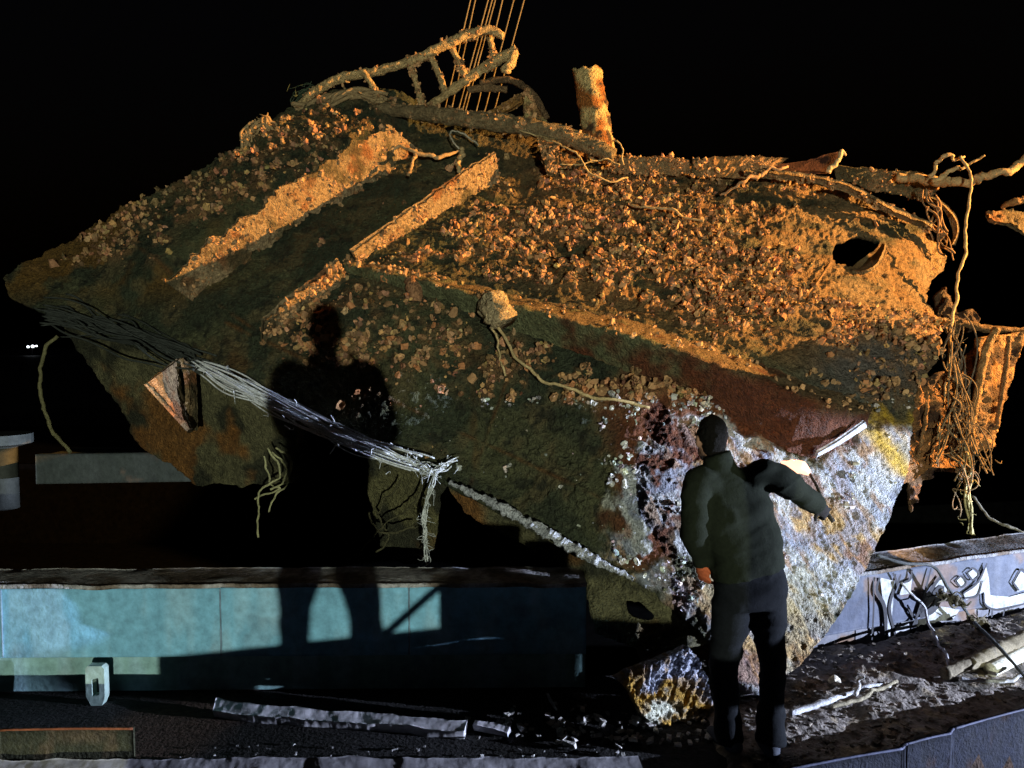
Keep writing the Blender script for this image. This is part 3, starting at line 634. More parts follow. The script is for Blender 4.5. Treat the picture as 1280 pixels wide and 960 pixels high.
g2 = np.random.default_rng(77); Vs, Fl2, Cs2 = [], [], []; off = 0
for o_ in [q for q in bpy.data.objects if q.parent is not None and q.name.split('.')[0] in ('stringer', 'deck_beam', 'rail', 'lower_rail', 'rung', 'bulwark_strip', 'strake', 'upper_band', 'lip', 'gusset', 'pipe_stump')]:
    me = o_.data; nv = len(me.vertices); co = np.empty(nv * 3); me.vertices.foreach_get('co', co); co = co.reshape(-1, 3); no = np.empty(nv * 3); me.vertices.foreach_get('normal', no); no = no.reshape(-1, 3)
    nm = o_.name.split('.')[0]; rate = {'stringer': .05, 'strake': .05, 'bulwark_strip': .12, 'upper_band': .08, 'deck_beam': .16, 'pipe_stump': .03}.get(nm, .12)
    msk = (fbm(co, 9, 3, 204) > .5) & (g2.random(nv) < rate * 2)
    if nm == 'strake': msk &= np.tile(np.linspace(0, 2, 20), 260).tolist() + [0] * (nv - 5200) > np.full(nv, .9)
    for i in np.where(msk)[0]:
        tv, tf = TEMPL[int(g2.integers(0, len(TEMPL)))]; l = no[i] + g2.normal(0, .5, 3); l /= np.linalg.norm(l); a_ = np.cross(l, g2.normal(0, 1, 3)); a_ /= np.linalg.norm(a_); b_ = np.cross(l, a_)
        sz = .007 + .015 * g2.random() ** 2
        Vs.append((tv * sz * g2.uniform(.6, 1.4, 3)) @ np.stack([a_, b_, l]) + co[i]); Fl2 += [[k + off for k in dict.fromkeys(f)] for f in tf]; off += len(tv); Cs2.append(np.tile(SHELLC * g2.uniform(.35, 1.3), (len(tv), 1)))
cr = mesh('barnacle_crust', np.concatenate(Vs), Fl2, 'shell', wreck, np.concatenate(Cs2), smooth=False); cr['kind'] = 'stuff'

# ================================================================== ropes, wires, roots on the wreck
def on(x, y, out=.05): return P(x, y, float(D(x, y)) - out)
def strands(name, path, n, spread, r, col, label, cat, seed, wander=.05, seg=5, frays=0):
    g = np.random.default_rng(seed); parts = []; c = catmull(path, 60)
    for k in range(n):
        off = g.normal(0, 1, 3) * spread; ph = g.uniform(0, 6.28, 3)
        t = np.linspace(0, 1, 60)[:, None]
        w = off * (0.45 + .55 * np.sin(t * math.pi * g.uniform(.6, 1.4) + ph[0])) + wander * np.sin(t * g.uniform(6, 16) + ph) * g.uniform(.2, .8)
        s0, s1 = (0, 60) if g.random() < .55 else sorted((int(g.integers(0, 30)), int(g.integers(34, 60))))
        parts.append(tube_vf((c + w)[s0:s1], r * g.uniform(.7, 1.4), seg=seg, curve=False))
    for k in range(frays):
        i = int(g.integers(2, 58)); d = g.normal(0, 1, 3); d[2] -= .3; d /= np.linalg.norm(d); L = g.uniform(.02, .075)
        p0 = c[i] + g.normal(0, 1, 3) * spread
        parts.append(tube_vf([p0, p0 + d * L * .5 + g.normal(0, .015, 3), p0 + d * L + g.normal(0, .02, 3)], [r * .8, r * .6, r * .3], seg=4, n=6))
    V, F = join(parts); kk = .6 + .8 * fbm(V, 18, 3, seed)
    o = mesh(name, V, F, 'rope', None, np.asarray(col)[None] * kk[:, None]); tag(o, label, cat); return o
strands('wire_rope', [on(60, 392, .06), on(120, 405, .08), on(190, 425, .1), on(255, 455, .1)], 60, .085, .007, (0.045, 0.05, 0.045), 'dark sagging bundle of wire strands along the left edge of the wreck', 'wire rope', 211, .05)
strands('wire_rope', [on(250, 458, .1), on(310, 490, .13), on(375, 522, .14), on(440, 553, .15), on(520, 582, .15)], 38, .04, .0055, (0.62, 0.64, 0.68), 'frayed silvery wire bundle stretched along the lower edge of the wreck', 'wire rope', 212, .03, frays=70)
strands('wire_rope', [on(500, 574, .15), P(535, 588, 4.84), P(545, 586, 4.82), P(568, 578, 4.86)], 14, .022, .0042, (0.5, 0.52, 0.54), 'short frayed wire knot where the silvery bundle meets the hanging strand', 'wire rope', 214, .03, frays=40)
strands('wire_rope', [P(546, 588, 4.83), P(536, 620, 4.84), P(531, 650, 4.85), P(534, 700, 4.86)], 9, .009, .0036, (0.5, 0.52, 0.52), 'pale frayed strand hanging down below the knot of the wire bundle', 'wire rope', 215, .02, frays=40)
o = tube('cable', [P(562, 604, 4.86), P(620, 631, 4.74), P(680, 664, 4.6), P(740, 698, 4.46), P(792, 724, 4.38)], [.015, .026, .030, .028, .015], 'crust', None, (0.46, 0.47, 0.5), seg=16, n=260, rough=1.25, rsc=34); tag(o, 'pale crusted ragged cable running down the lower edge towards the worker', 'cable')
def string(name, pts, r, col, label, cat='rope', seed=1, rough=.5, **kw):
    kw.setdefault('kink', {'branch': .11, 'root': .09, 'cord': .06, 'rope': .05, 'stick': .04}.get(name, 0)); kw['n'] = max(kw.get('n', 0), 48)
    if name in ('branch', 'root') and hasattr(r, '__len__'): r = [q * .78 for q in r]
    o = tube(name, pts, r, 'rope', None, col, rough=rough, seed=seed, **kw); tag(o, label, cat); return o
STRAW = (0.46, 0.34, 0.17)
string('cord', [on(607, 388, .2), on(612, 410, .16), on(622, 440, .1), on(632, 470, .07)], .008, STRAW, 'short straw coloured cord hanging from the round stub on the hull', seg=6)
string('cord', [on(612, 390, .2), on(640, 440, .12), on(690, 480, .08), on(760, 498, .07), on(812, 510, .08)], .011, STRAW, 'long straw coloured cord running from the round stub down to the right', seg=6)
string('root', [on(480, 195, .2), on(500, 183, .3), on(520, 188, .3), on(548, 196, .25), on(575, 188, .22)], [.02, .02, .025, .025, .015], (0.4, 0.27, 0.14), 'knotted root strung between the tops of the two bright stringers', 'root', seg=7, n=40)
string('root', [on(520, 188, .28), on(515, 204, .26), on(510, 220, .2)], [.022, .018, .022], (0.35, 0.23, 0.12), 'stubby root hanging beside the top of the first stringer', 'root', seg=7)
string('root', [on(578, 186, .2), on(578, 200, .18), on(574, 216, .14)], [.03, .035, .025], (0.42, 0.3, 0.15), 'thick root stub at the head of the second stringer', 'root', seg=7)
string('cord', [on(574, 186, .2), on(564, 172, .25), on(570, 166, .25), on(585, 172, .2), on(598, 182, .15)], .009, (0.4, 0.36, 0.28), 'looped thin cord above the second stringer', seg=6, n=30)
string('cord', [P(648, 162, 7.2), P(712, 186, 6.95), P(736, 214, 6.85), P(760, 226, 6.8), P(785, 222, 6.85)], .008, STRAW, 'thin cord drooping under the pipe stump', seg=5, n=40)
string('cord', [P(700, 206, 6.9), P(745, 200, 6.9), P(775, 206, 6.9)], .006, STRAW, 'thin straight cord below the deck beam', seg=5)
string('cord', [P(766, 176, 7.0), P(776, 184, 6.95), P(780, 206, 6.95)], .007, STRAW, 'little curl of cord beside the foot of the pipe stump', seg=5)
string('root', [P(900, 244, 6.85), P(915, 236, 6.8), P(935, 222, 6.8), P(985, 208, 6.85)], [.012, .02, .025, .015], (0.36, 0.22, 0.12), 'bent root lying over the bulwark at the middle of the top edge', 'root', seg=7)
string('stick', [P(1035, 216, 6.85), P(1046, 202, 6.85), P(1052, 188, 6.85), P(1056, 194, 6.85)], [.03, .022, .02, .014], (0.5, 0.38, 0.22), 'pale broken stick standing up from the torn deck plate', 'stick', seg=7)
string('cord', [P(788, 256, 6.6), P(835, 264, 6.5), P(880, 276, 6.45)], .012, (0.42, 0.28, 0.14), 'straight thin rod lying across the barnacled upper plate', 'rod', seg=6)
string('wire', [on(1038, 328, .05), on(1022, 352, .05), on(1008, 368, .04)], .010, (0.2, 0.12, 0.06), 'thin wire running down to the left from the torn hole', 'wire', seg=5)
string('rope', [P(72, 420, 6.4), P(56, 440, 6.4), P(52, 480, 6.4), P(60, 530, 6.4), P(88, 566, 6.5)], .016, (0.13, 0.12, 0.06), 'slack rope hanging in an arc from the left end of the wreck', 'rope', seg=7, n=40)
for k, (pts, lab) in enumerate([([(335, 560), (345, 580), (350, 600), (330, 612), (322, 630), (323, 672)], 'longest'), ([(340, 565), (358, 590), (352, 605), (338, 612)], 'looped'), ([(345, 560), (362, 575), (360, 600), (345, 618), (336, 640)], 'curled'), ([(330, 570), (336, 600), (348, 610), (318, 624)], 'crossing')]):
    string('cord', [P(x, y, 5.35 + .02 * k) for x, y in pts], .008, (0.30, 0.29, 0.16), f'{lab} cord of the tangle dangling below the left bottom plate', seg=5, n=40)
for k, (pts, lab) in enumerate([([(462, 640), (480, 660), (500, 668), (520, 660)], 'wavy'), ([(530, 600), (510, 640), (480, 660), (440, 700), (415, 722)], 'long'), ([(470, 690), (485, 670), (478, 640), (500, 600)], 'upright')]):
    string('root', [P(x, y, 4.95 + .03 * k) for x, y in pts], .007, (0.06, 0.055, 0.03), f'{lab} dark root on the small plate below the wire knot', 'root', seg=5, n=30)
# tufts of fibre at the top left
strands('root_tuft', [on(304, 196, .05), P(312, 165, 7.6), P(328, 152, 7.6), P(340, 166, 7.6)], 18, .04, .012, (0.36, 0.24, 0.12), 'tuft of matted roots standing on the upper left edge of the wreck', 'roots', 231, .05, frays=30)
strands('root_tuft', [P(372, 138, 7.9), P(420, 122, 7.85), P(450, 118, 7.8), P(478, 128, 7.7)], 20, .05, .018, (0.30, 0.21, 0.11), 'matted roots heaped under the foot of the ladder-like railing', 'roots', 232, .06, frays=30)
strands('weed', [P(366, 132, 7.95), P(378, 118, 7.95), P(392, 110, 7.95)], 22, .07, .004, (0.06, 0.08, 0.05), 'wisp of dark weed at the left foot of the railing', 'weed', 233, .06)
# roots at the right end
string('branch', [P(1120, 222, 6.95), P(1165, 226, 6.8), P(1205, 228, 6.7), P(1245, 216, 6.6), P(1295, 192, 6.5)], [.05, .055, .045, .042, .05], (0.38, 0.25, 0.12), 'thick crooked branch reaching out to the right edge of the picture', 'branch', seg=10, n=70)
string('branch', [P(1160, 220, 6.75), P(1172, 206, 6.7), P(1190, 198, 6.65), P(1206, 196, 6.65)], [.02, .025, .022, .012], (0.42, 0.28, 0.14), 'short curved branch arching above the thick one', 'branch', seg=8)
string('branch', [P(1165, 226, 6.72), P(1198, 212, 6.68), P(1231, 194, 6.65)], [.03, .025, .01], (0.4, 0.27, 0.13), 'slim straight branch slanting up between the other branches', 'branch', seg=8)
string('rope', [P(1200, 196, 6.6), P(1208, 208, 6.55), P(1212, 236, 6.5), P(1202, 320, 6.35), P(1193, 392, 6.2), P(1184, 470, 6.1)], .013, (0.45, 0.32, 0.17), 'long thin rope hanging down from the branches past the right end', 'rope', seg=7, n=70)
strands('root_tuft', [P(1165, 240, 6.75), P(1168, 270, 6.75), P(1180, 300, 6.75), P(1188, 320, 6.75)], 10, .05, .008, (0.25, 0.15, 0.08), 'thin roots hanging from the corner below the branches', 'roots', 241, .06)
strands('root_tuft', [P(1192, 405, 6.1), P(1198, 470, 6.05), P(1204, 540, 5.95), P(1212, 600, 5.9)], 22, .05, .005, (0.14, 0.11, 0.08), 'matted root curtain hanging down over the rusty girder', 'roots', 242, .08, frays=30)
strands('root_tuft', [P(1208, 560, 5.85), P(1213, 600, 5.85), P(1211, 630, 5.85), P(1216, 676, 5.85)], 7, .02, .007, (0.42, 0.36, 0.18), 'pale dangling end of the root curtain below the girder', 'roots', 243, .03, frays=24)
for k, (a_, b_, c_, d_, w_) in enumerate([((1186, 440), (1192, 500), (1180, 545), (1168, 580), 'leftmost'), ((1194, 450), (1210, 500), (1216, 540), (1240, 590), 'rightmost'), ((1200, 470), (1190, 520), (1206, 560), (1196, 600), 'middle'), ((1180, 560), (1200, 575), (1212, 590), (1190, 640), 'lowest')]):
    strands('root_tuft', [P(*a_, 5.9), P(*b_, 5.86), P(*c_, 5.84), P(*d_, 5.84)], 5, .035, .006, (0.2, 0.14, 0.08), f'{w_} wiry root strand crossing the face of the rusty girder', 'roots', 251 + k, .07, frays=14)
string('rope', [P(1185, 470, 6.0), P(1178, 500, 5.98), P(1172, 550, 5.95)], .01, (0.4, 0.28, 0.15), 'thin rope end lying on the face of the rusty girder', 'rope', seg=6)
string('rope', [P(1215, 620, 6.2), P(1245, 650, 6.0), P(1300, 676, 5.8)], .012, (0.22, 0.2, 0.16), 'dark slack line running off to the right above the graffitied coaming', 'rope', seg=6)

# ================================================================== rusty girder behind the right end
gd = empty('rusty_girder', P(1200, 590, 6.3)); tag(gd, 'torn rusty girder hanging behind the right end of the wreck', 'girder')
def rust_col(seed, base=(0.30, 0.14, 0.05)):
    def f(x, y, p):
        c = mixc(np.tile(base, (len(x), 1)), (0.07, 0.035, 0.02), sstep(.5, .62, fbm(p, 7, 4, seed)))
        return c * (.5 + 1.0 * fbm(p, 18, 3, seed + 1))[:, None]
    return f
pit = lambda seed: (lambda x, y, p: (fbm(p, 8, 4, seed) - .5) * .16 + (fbm(p, 26, 3, seed + 2) - .5) * .06)
sheet('web_plate', [(1146, 478), (1168, 466), (1196, 462), (1228, 424), (1236, 470), (1222, 540), (1206, 586), (1165, 586), (1140, 600), (1128, 610), (1138, 540)], lambda x, y: 6.05 + (x - 1180) * .004 + .05 * np.sin(x / 9.0), 'crust', gd, 2.0, .04, pit(251), rust_col(252), amp=5, seed=21)
sheet('flange_plate', [(1226, 424), (1262, 416), (1282, 412), (1276, 446), (1262, 486), (1240, 560), (1222, 566), (1206, 556), (1222, 500)], lambda x, y: 6.15 + (x - 1240) * .004 + .04 * np.sin(y / 14.0), 'crust', gd, 2.0, .05, pit(255), rust_col(256, (0.34, 0.18, 0.07)), amp=4, seed=22)
tube('edge_bar', [P(1246, 410, 6.0), P(1232, 440, 6.0), P(1222, 490, 6.0), P(1212, 545, 6.0)], [.03, .035, .03, .03], 'crust', gd, (0.36, 0.2, 0.08), seg=9, n=50, rough=.4)
tube('top_bar', [P(1168, 402, 6.5), P(1200, 404, 6.5), P(1240, 412, 6.45), P(1300, 414, 6.4)], [.05, .04, .03, .03], 'crust', gd, (0.16, 0.09, 0.04), seg=9, n=40, rough=.4)
sheet('end_plate', [(1168, 372), (1182, 358), (1196, 392), (1214, 386), (1224, 400), (1216, 416), (1190, 420), (1174, 404)], lambda x, y: 6.5 + 0 * x, 'crust', gd, 2.0, .04, pit(259), rust_col(260, (0.2, 0.12, 0.06)), amp=5, seed=23)
sheet('lower_plate', [(1132, 600), (1150, 560), (1180, 545), (1206, 575), (1196, 592), (1168, 590), (1150, 612), (1138, 640)], lambda x, y: 6.2 + 0 * x, 'crust', gd, 2.0, .04, pit(267), rust_col(268, (0.22, 0.12, 0.06)), amp=8, seed=25)
for k, (pts, r_) in enumerate([([(1262, 420), (1256, 470), (1246, 530)], .018), ([(1160, 480), (1156, 530), (1142, 590)], .014)]):
    tube('stiffener', [P(x, y, 6.0 - .03 * k) for x, y in pts], [r_, r_ * 1.3, r_], 'crust', gd, (0.26, 0.14, 0.06), seg=8, n=40, rough=.6)
pr = empty('wreck_fragment', P(1260, 285, 7)); tag(pr, 'small torn orange fragment sticking in at the right edge', 'wreckage')
loft('torn_sheet', [[(1232, 266, 6.9), (1255, 262, 6.9), (1300, 268, 6.9)], [(1238, 274, 6.8), (1262, 280, 6.8), (1300, 300, 6.8)]], 'crust', pr, 40, 8, .03, barn_disp(22, .06, 261), web_col(262, (0.3, 0.14, 0.05)), rag=.1)
tube('torn_lug', [P(1252, 260, 6.9), P(1262, 254, 6.85), P(1290, 248, 6.8)], [.02, .035, .03], 'crust', pr, (0.4, 0.2, 0.07), seg=8, n=24, rough=.4)

hv = empty('hatch_cover', (4.6, 5, 1.5)); tag(hv, 'unseen upright steel sheet, added to shade the lower hull from the sodium flood', 'hatch cover')  # sheet added out of view, top edge shaped to shade the lower hull
yy = np.linspace(3.0, 5.6, 60); zt = np.interp(yy, [3, 4.58, 4.66, 4.8, 4.95, 5.1, 5.28, 5.45, 5.78], [4.2, 4.2, 2.9, 2.82, 2.92, 2.92, 2.78, 2.8, 2.8]) + (fbm(np.stack([yy, 0 * yy, 0 * yy], -1), 6, 4, 5) - .5) * .25
V = np.concatenate([np.stack([0 * yy + x_, yy, z_], -1) for x_, z_ in ((4.5, 0 * yy + 1.5), (4.5, zt), (4.56, zt), (4.56, 0 * yy + 1.5))]); n_ = 60
mesh('plate', V, [[k * n_ + i, k * n_ + i + 1, ((k + 1) % 4) * n_ + i + 1, ((k + 1) % 4) * n_ + i] for k in range(4) for i in range(n_ - 1)] + [[0, n_, 2 * n_, 3 * n_], [n_ - 1, 4 * n_ - 1, 3 * n_ - 1, 2 * n_ - 1]], 'rust', hv, (0.1, 0.05, 0.03), smooth=False)
for y_ in (3.6, 5.2): tube('sling', [Vector((4.53, y_, 2.9)), Vector((4.53, 4.4 + (y_ - 4.4) * .5, 6)), Vector((4.53, 4.4, 9))], .012, 'rope', hv, (0.2, 0.16, 0.1), seg=6)
# ================================================================== hoist ropes
hc = [(588, 561), (594, 569), (610, 579), (615, 584), (619, 588), (628, 601), (642, 612), (655, 624)]
ordn = ['first', 'second', 'third', 'fourth', 'fifth', 'sixth', 'seventh', 'eighth']
for k, (xt, xb) in enumerate(hc):
    dx = (xt - xb) / 115
    string('hoist_rope', [P(xb - dx * 45, 160, 8.35), P(xt, 0, 8.35), P(xt + dx * 700, -700, 8.35)], .008, (0.20, 0.155, 0.09), f'{ordn[k]} steel hoist rope from the left above the railing', 'hoist rope', rough=.1, seg=6, n=30)['group'] = 'hoist ropes above the wreck'

# ================================================================== coamings
BLUE = np.array((0.16, 0.37, 0.52))
def paint_col(seed, base, rustm=.25, pale=(0.30, 0.46, 0.56), rc_=(0.14, 0.08, 0.045)):
    def f(V):
        n = fbm(V * np.array([1, 1, .25]), 3.5, 5, seed)
        c = mixc(np.tile(base, (len(V), 1)), pale, sstep(.5, .64, fbm(V * np.array([1, 1, .2]), 7, 4, seed + 1)) * .45)
        c = mixc(c, rc_, np.clip(sstep(.60, .68, fbm(V, 4.5, 5, seed + 2)) * (rustm * 3), 0, 1)); return c * (.75 + .5 * n)[:, None]
    return f
def slab(name, p0, p1, z0, z1, mat, parent, colf, thick=.05, nu=160, nv=24, wob=.006, seed=0):
    # upright plate from p0 to p1 (x, y), z0..z1, facing the camera side
    a = np.array(p0, float); b = np.array(p1, float); u = np.linspace(0, 1, nu)[:, None]; z = np.linspace(z0, z1, nv)
    xy = a + (b - a) * u; V = np.concatenate([np.repeat(xy[:, None], nv, 1), np.tile(z[None, :, None], (nu, 1, 1))], -1)
    d = (b - a) / np.linalg.norm(b - a); n = np.array([d[1], -d[0], 0]); n *= -np.sign(n[1]) if n[1] > 0 else 1
    B = V - n * thick
    V = V + n * ((fbm(V, 1.7, 4, seed) - .5) * 2 * wob + (fbm(V, 9, 3, seed + 1) - .5) * wob)[..., None]
    m = nu * nv; A = np.arange(m).reshape(nu, nv); ring = np.concatenate([A[:-1, 0], A[-1, :-1], A[:0:-1, -1], A[0, :0:-1]]); r2 = np.roll(ring, -1)
    f1 = grid_faces(nu, nv); F = np.concatenate([f1, f1[:, ::-1] + m, np.stack([ring, r2, r2 + m, ring + m], -1)])
    V = np.concatenate([V.reshape(-1, 3), B.reshape(-1, 3)])
    return mesh(name, V, F, mat, parent, colf(V))
lc = empty('hatch_coaming', (-1.5, 4.3, 0)); tag(lc, 'light blue painted steel coaming along the left of the deck', 'coaming')
LA, LB = (-7.5, 4.27), (.45, 4.40)
slab('face_plate', LA, LB, .235, .655, 'paint', lc, paint_col(301, BLUE, .06), seed=301, nu=400, nv=30)
slab('lower_plate', (-7.5, 4.31), (.45, 4.44), .01, .228, 'paint', lc, paint_col(305, (0.20, 0.34, 0.34), .06), seed=305, nu=300, nv=14)
def top_plate(parent, pa, pb, z, wide, seed, base, th=.025):
    a = np.array((*pa, z)); b = np.array((*pb, z)); nu, nv = 260, 10
    d = (b - a) / np.linalg.norm(b - a); n = np.array([-d[1], d[0], 0]); n *= np.sign(n[1])
    V = a + np.linspace(0, 1, nu)[:, None, None] * (b - a) + np.linspace(-.03, wide, nv)[None, :, None] * n
    V[..., 2] += (fbm(V, 4, 4, seed) - .5) * .03; V[:, 0] += n * ((fbm(V[:, 0], 7, 4, seed + 1) - .5) * .03)[:, None]
    B = V - np.array([0, 0, th]); m = nu * nv; A = np.arange(m).reshape(nu, nv); ring = np.concatenate([A[:-1, 0], A[-1, :-1], A[:0:-1, -1], A[0, :0:-1]]); r2 = np.roll(ring, -1)
    f1 = grid_faces(nu, nv, flip=True); F = np.concatenate([f1[:, ::-1], f1 + m, np.stack([ring, r2, r2 + m, ring + m], -1)])
    V = np.concatenate([V.reshape(-1, 3), B.reshape(-1, 3)])
    c = mixc(np.tile(base, (len(V), 1)), (0.15, 0.12, 0.10), sstep(.48, .6, fbm(V, 5, 5, seed + 3))) * (.6 + .8 * fbm(V, 15, 3, seed))[:, None]
    return mesh('top_plate', V, F, 'ground', parent, c)
top_plate(lc, LA, LB, .685, .30, 311, (0.34, 0.33, 0.34))
def lug(parent, x, y):
    s = np.array([(-.055, .24), (.055, .24), (.055, .05), (.03, -.01), (-.02, -.01), (-.055, .06)]); hl = np.array([(-.02, .16), (.02, .17), (.025, .07), (-.018, .06)])
    th = .05; n = 40
    ang = np.linspace(0, 2 * math.pi, n, endpoint=False)
    def ray(poly, c):
        out = []
        for t in ang:
            d = np.array([math.cos(t), math.sin(t)]); best = None
            for i in range(len(poly)):
                p, q = poly[i] - c, poly[(i + 1) % len(poly)] - c; e = q - p; den = d[0] * e[1] - d[1] * e[0]
                if abs(den) < 1e-9: continue
                u = (p[0] * e[1] - p[1] * e[0]) / den; v = (p[0] * d[1] - p[1] * d[0]) / den
                if u > 0 and -1e-6 <= v <= 1 + 1e-6 and (best is None or u < best): best = u
            out.append(c + d * best)
        return np.array(out)
    c = np.array([0.0, .115]); o_ = ray(s, c); i_ = ray(hl, c)
    P3 = lambda q, yy: np.stack([q[:, 0] + x, np.full(n, yy), q[:, 1]], -1)
    V = np.concatenate([P3(o_, y), P3(i_, y), P3(o_, y + th), P3(i_, y + th)]); F = []
    for k in range(n):
        j = (k + 1) % n
        F += [[k, j, n + j, n + k], [2 * n + j, 2 * n + k, 3 * n + k, 3 * n + j], [j, k, 2 * n + k, 2 * n + j], [n + k, n + j, 3 * n + j, 3 * n + k]]
    mesh('lashing_lug', V, F, 'paint', parent, (0.30, 0.40, 0.37), smooth=False)
for sx_ in (-3.05, -1.75, -.62): tube('weld_seam', [Vector((sx_, 4.27 + (sx_ + 7.5) * .0163 - .002, z_)) for z_ in (.24, .45, .65)], .006, 'paint', lc, (0.16, 0.24, 0.32), seg=6, n=30, rough=.5, rsc=40)
lug(lc, P(117, 860, 4.2).x, 4.215)

rc = empty('graffiti_coaming', (3, 5.1, 0)); tag(rc, 'pale painted steel coaming with graffiti at the right, receding', 'coaming')
ra = P(1095, 715, 4.92); rb = P(1280, 690, 5.44); dr = (rb - ra); dr.z = 0; dr.normalize(); rn = Vector((dr.y, -dr.x, 0))
RA = (ra - dr * .9).to_2d(); RB = (rb + dr * 4).to_2d()
GREY = (0.065, 0.075, 0.11)
slab('face_plate', RA, RB, .20, .575, 'paint', rc, paint_col(321, GREY, .2, (0.12, 0.13, 0.17)), seed=321, nu=300, nv=24)
slab('lower_plate', RA - rn.to_2d() * .05, RB - rn.to_2d() * .05, -.02, .195, 'paint', rc, paint_col(325, (0.13, 0.13, 0.15), .3, (0.18, 0.18, 0.2)), seed=325, nu=300, nv=14)
top_plate(rc, RA, RB, .605, .30, 331, (0.22, 0.22, 0.24))
def onface(px, py, lift=.012):
    # where the ray through (px, py) meets the right-hand coaming's face
    o = Vector((0, 0, CAM_Z)); d = P(px, py, 5) - o; q = ra + rn * lift
    t = (q - o).dot(rn) / d.dot(rn); return o + d * t
def paint_poly(name, pts, mat, lift):
    V = [onface(x, y, lift) for x, y in pts]
    return mesh(name, V, [list(range(len(V)))], mat, rc, smooth=False)
def paint_stroke(pts, w, lift=.020, mat='black'):
    c = catmull([onface(x, y, lift) for x, y in pts], 24); t = np.gradient(c, axis=0); t /= np.linalg.norm(t, axis=1)[:, None]
    s = np.cross(t, np.array(rn)); ww = w * (.6 + .8 * np.sin(np.linspace(.3, 2.8, 24)))[:, None]
    V = np.concatenate([c - s * ww, c + s * ww]); return mesh('graffiti_stroke', V, [[i, i + 1, i + 25, i + 24] for i in range(23)], mat, rc, smooth=False)
for pts in ([(1100, 722), (1118, 726), (1116, 760), (1112, 800), (1106, 770)], [(1130, 728), (1140, 722), (1138, 742), (1124, 744)], [(1160, 768), (1176, 758), (1200, 762), (1190, 776), (1162, 776)], [(1168, 730), (1180, 722), (1184, 740), (1172, 744)],
            [(1196, 726), (1202, 720), (1208, 728), (1202, 734)], [(1210, 716), (1216, 712), (1224, 718), (1216, 724)], [(1232, 706), (1236, 722), (1238, 744), (1262, 746), (1284, 740), (1284, 752), (1250, 762), (1232, 758), (1230, 740), (1208, 750), (1204, 742), (1224, 728)],
            [(1268, 728), (1276, 714), (1284, 720), (1284, 736), (1272, 740)], [(1116, 786), (1136, 778), (1138, 794), (1124, 800)]):
    paint_poly('graffiti_fill', pts, 'white', .014)
for pts, w_ in (([(1100, 722), (1096, 738), (1106, 760), (1108, 800)], .011), ([(1116, 716), (1120, 728), (1112, 760), (1120, 796)], .009), ([(1126, 718), (1118, 740)], .008), ([(1140, 712), (1138, 724), (1130, 728)], .007),
                ([(1164, 710), (1156, 740), (1148, 766), (1136, 796)], .008), ([(1176, 720), (1160, 744), (1150, 768)], .012), ([(1150, 764), (1176, 736), (1168, 760), (1150, 770)], .022), ([(1134, 756), (1140, 768), (1146, 778), (1138, 800)], .008),
                ([(1194, 726), (1202, 720), (1208, 728), (1202, 734), (1194, 727)], .005), ([(1208, 716), (1216, 710), (1224, 718), (1216, 725), (1209, 717)], .005), ([(1234, 704), (1222, 728), (1204, 742)], .007), ([(1206, 748), (1222, 744), (1228, 726)], .006),
                ([(1230, 742), (1232, 756), (1248, 762), (1284, 754)], .006), ([(1266, 728), (1276, 712), (1284, 718)], .006), ([(1266, 728), (1274, 738)], .006), ([(1240, 762), (1240, 772)], .006), ([(1256, 760), (1254, 770)], .006), ([(1092, 722), (1092, 760), (1090, 802)], .006)):
    paint_stroke(pts, w_)
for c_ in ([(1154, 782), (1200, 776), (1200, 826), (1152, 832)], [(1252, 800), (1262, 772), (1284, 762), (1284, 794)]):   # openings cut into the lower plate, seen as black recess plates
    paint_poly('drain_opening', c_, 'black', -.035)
tube('deck_stanchion', [onface(1071, 808, -.02), onface(1072, 848, -.02)], .025, 'paint', rc, (0.42, 0.42, 0.46), seg=8, n=8)

# far side of the hold, left background
fb = empty('far_coaming', P(130, 590, 8)); tag(fb, 'dim pale grey box beam across the hold at the far left', 'coaming')
fa = Pn(44, 568, 8.0); fz = Pn(310, 551, 8.2)
slab('face_plate', fa[:2], fz[:2], .6, float(fa[2]), 'paint', fb, paint_col(341, (0.028, 0.032, 0.024), .1, (.04, .044, .035)), seed=341, nu=120, nv=12)
V, F = box_vf(((fa[0] + fz[0]) / 2, 8.5, float(fa[2]) - .18), (fz[0] - fa[0], .5, .3)); mesh('box_body', V, F, 'paint', fb, (0.06, 0.065, 0.055), smooth=False)
ib = empty('bollard', P(8, 600, 8.5)); tag(ib, 'dim grey mooring bollard with a flat cap at the far left edge', 'bollard')
bc = P(4, 540, 8.6)
V, F = tube_vf([bc + Vector((0, 0, -.02)), bc + Vector((0, 0, -.13)), bc + Vector((0, 0, -.16))], [.30, .30, .2], seg=20, n=8, curve=False); mesh('cap', V, F, 'paint', ib, (0.08, 0.09, 0.085), smooth=False)
V, F = tube_vf([bc + Vector((0, 0, -.14)), bc + Vector((0, 0, -.9))], .14, seg=16, n=6); mesh('post', V, F, 'paint', ib, (0.05, 0.055, 0.05))

